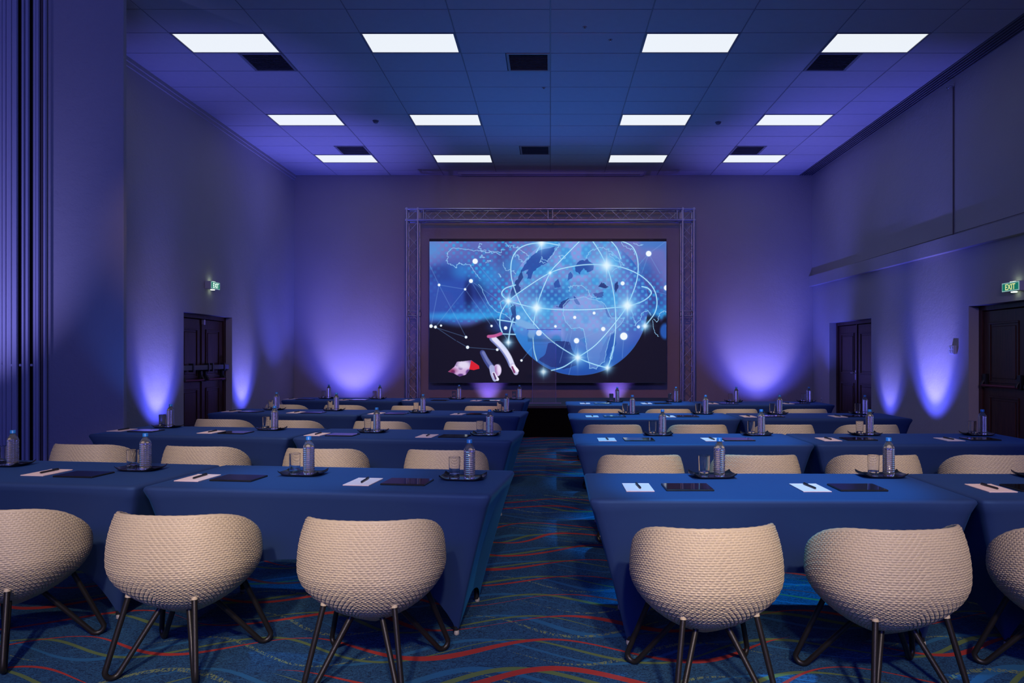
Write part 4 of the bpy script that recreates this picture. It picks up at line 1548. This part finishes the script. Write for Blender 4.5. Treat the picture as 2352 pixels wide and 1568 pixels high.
ITEMS = {
    ('left', 0): dict(tray=[(-0.477, 3.865), (-1.402, 4.006), (-2.42, 4.17), (-3.33, 4.34)],
                      pad=[(-0.999, 3.77), (-1.943, 3.89), (-2.90, 4.065)],
                      tablet=[(-0.761, 3.76), (-1.71, 3.875), (-2.64, 3.995)]),
    ('left', 1): dict(tray=[(-0.547, 5.97), (-1.557, 6.20), (-2.53, 6.40), (-3.59, 6.62)],
                      pad=[(-1.03, 5.90), (-1.99, 6.02), (-2.98, 6.20), (-3.86, 6.36)],
                      tablet=[(-0.797, 5.88), (-1.76, 5.98), (-2.74, 6.15), (-3.61, 6.30)]),
    ('left', 2): dict(tray=[(-0.558, 8.42), (-1.53, 8.30), (-2.645, 8.62), (-3.42, 8.74)],
                      pad=[(-1.056, 8.08), (-2.015, 8.18), (-3.00, 8.32), (-3.84, 8.50)],
                      tablet=[(-0.827, 8.08), (-1.775, 8.14), (-2.78, 8.28), (-3.57, 8.42)]),
    ('left', 3): dict(tray=[(-0.507, 10.80), (-1.437, 10.86), (-2.67, 10.92), (-3.49, 11.02)],
                      pad=[(-1.10, 10.48), (-2.13, 10.60), (-3.12, 10.66), (-4.00, 10.86)],
                      tablet=[(-0.865, 10.45), (-1.65, 10.54), (-2.88, 10.62), (-3.75, 10.80)]),
    ('right', 0): dict(tray=[(0.904, 3.934), (1.852, 3.948), (2.73, 3.93)], pad=[(0.448, 3.61), (1.325, 3.60), (2.24, 3.59)],
                       tablet=[(0.70, 3.61), (1.565, 3.60), (2.46, 3.59)]),
    ('right', 1): dict(tray=[(0.913, 5.98), (1.749, 5.98), (2.666, 5.98), (3.62, 5.98)], pad=[(0.452, 5.65), (1.293, 5.65), (2.23, 5.66), (3.20, 5.66)],
                       tablet=[(0.708, 5.65), (1.50, 5.65), (2.48, 5.68), (3.46, 5.68)]),
    ('right', 2): dict(tray=[(0.907, 8.12), (1.75, 8.12), (2.60, 8.12), (3.58, 8.12)], pad=[(0.46, 7.78), (1.30, 7.78), (2.18, 7.78), (3.17, 7.78)],
                       tablet=[(0.71, 7.80), (1.51, 7.80), (2.45, 7.80), (3.38, 7.80)]),
    ('right', 3): dict(tray=[(0.93, 10.2), (1.78, 10.2), (2.65, 10.2), (3.70, 10.2)], pad=[(0.484, 9.86), (1.344, 9.86), (2.26, 9.86), (3.31, 9.86)],
                       tablet=[(0.734, 9.86), (1.565, 9.86), (2.49, 9.86), (3.49, 9.88)]),
}
protos = {}


def place(kind, maker, loc, rz, lab, cat=None, group=None):
    if kind not in protos:
        o = maker()
        if cat:
            tag(o, None, cat, group)
        protos[kind] = o
        o.location = loc
        o.rotation_euler[2] = rz
        o['label'] = lab
        return o
    return copy_tree(protos[kind], loc, rz, None, lab)


for (side, r), d in ITEMS.items():
    aL = R(-7.0) if side == 'left' else 0.0
    for k, (x, y) in enumerate(d['tray']):
        where = '%s from the aisle, %s row, %s block' % (ORD[k], ROWN[r], side)
        ca, sa = math.cos(aL), math.sin(aL)
        place('tray', make_tray, (x, y, ZTB), aL + R(rnd.uniform(-3, 3)), 'black curved tray with bottle and glass, ' + where, 'tray', 'black trays on the tables')
        place('glass', make_glass, (x - 0.048 * ca, y - 0.048 * sa - 0.01, ZTB + 0.0047), 0, 'empty clear drinking glass on tray, ' + where, 'glass', 'drinking glasses on the trays')
        place('bottle', make_bottle, (x + 0.036 * ca, y + 0.036 * sa - 0.012, ZTB + 0.0047), rnd.uniform(0, 6), 'clear water bottle with blue cap, ' + where)
    for k, (x, y) in enumerate(d['pad']):
        where = '%s from the aisle, %s row, %s block' % (ORD[k], ROWN[r], side)
        place('pad', make_pad, (x, y, ZTB), aL, 'white notepad under a pen, ' + where)
        pa = R((88, 85, 84, 80)[k]) if side == 'left' else R((93, 96, 92, 95)[k])
        place('pen', make_pen, (x + 0.004, y + 0.012, ZTB + 0.0048), pa, 'slim dark pen on notepad, ' + where)
    for k, (x, y) in enumerate(d['tablet']):
        where = '%s from the aisle, %s row, %s block' % (ORD[k], ROWN[r], side)
        place('tablet', make_tablet, (x, y, ZTB), aL, 'black glossy tablet lying flat, ' + where)
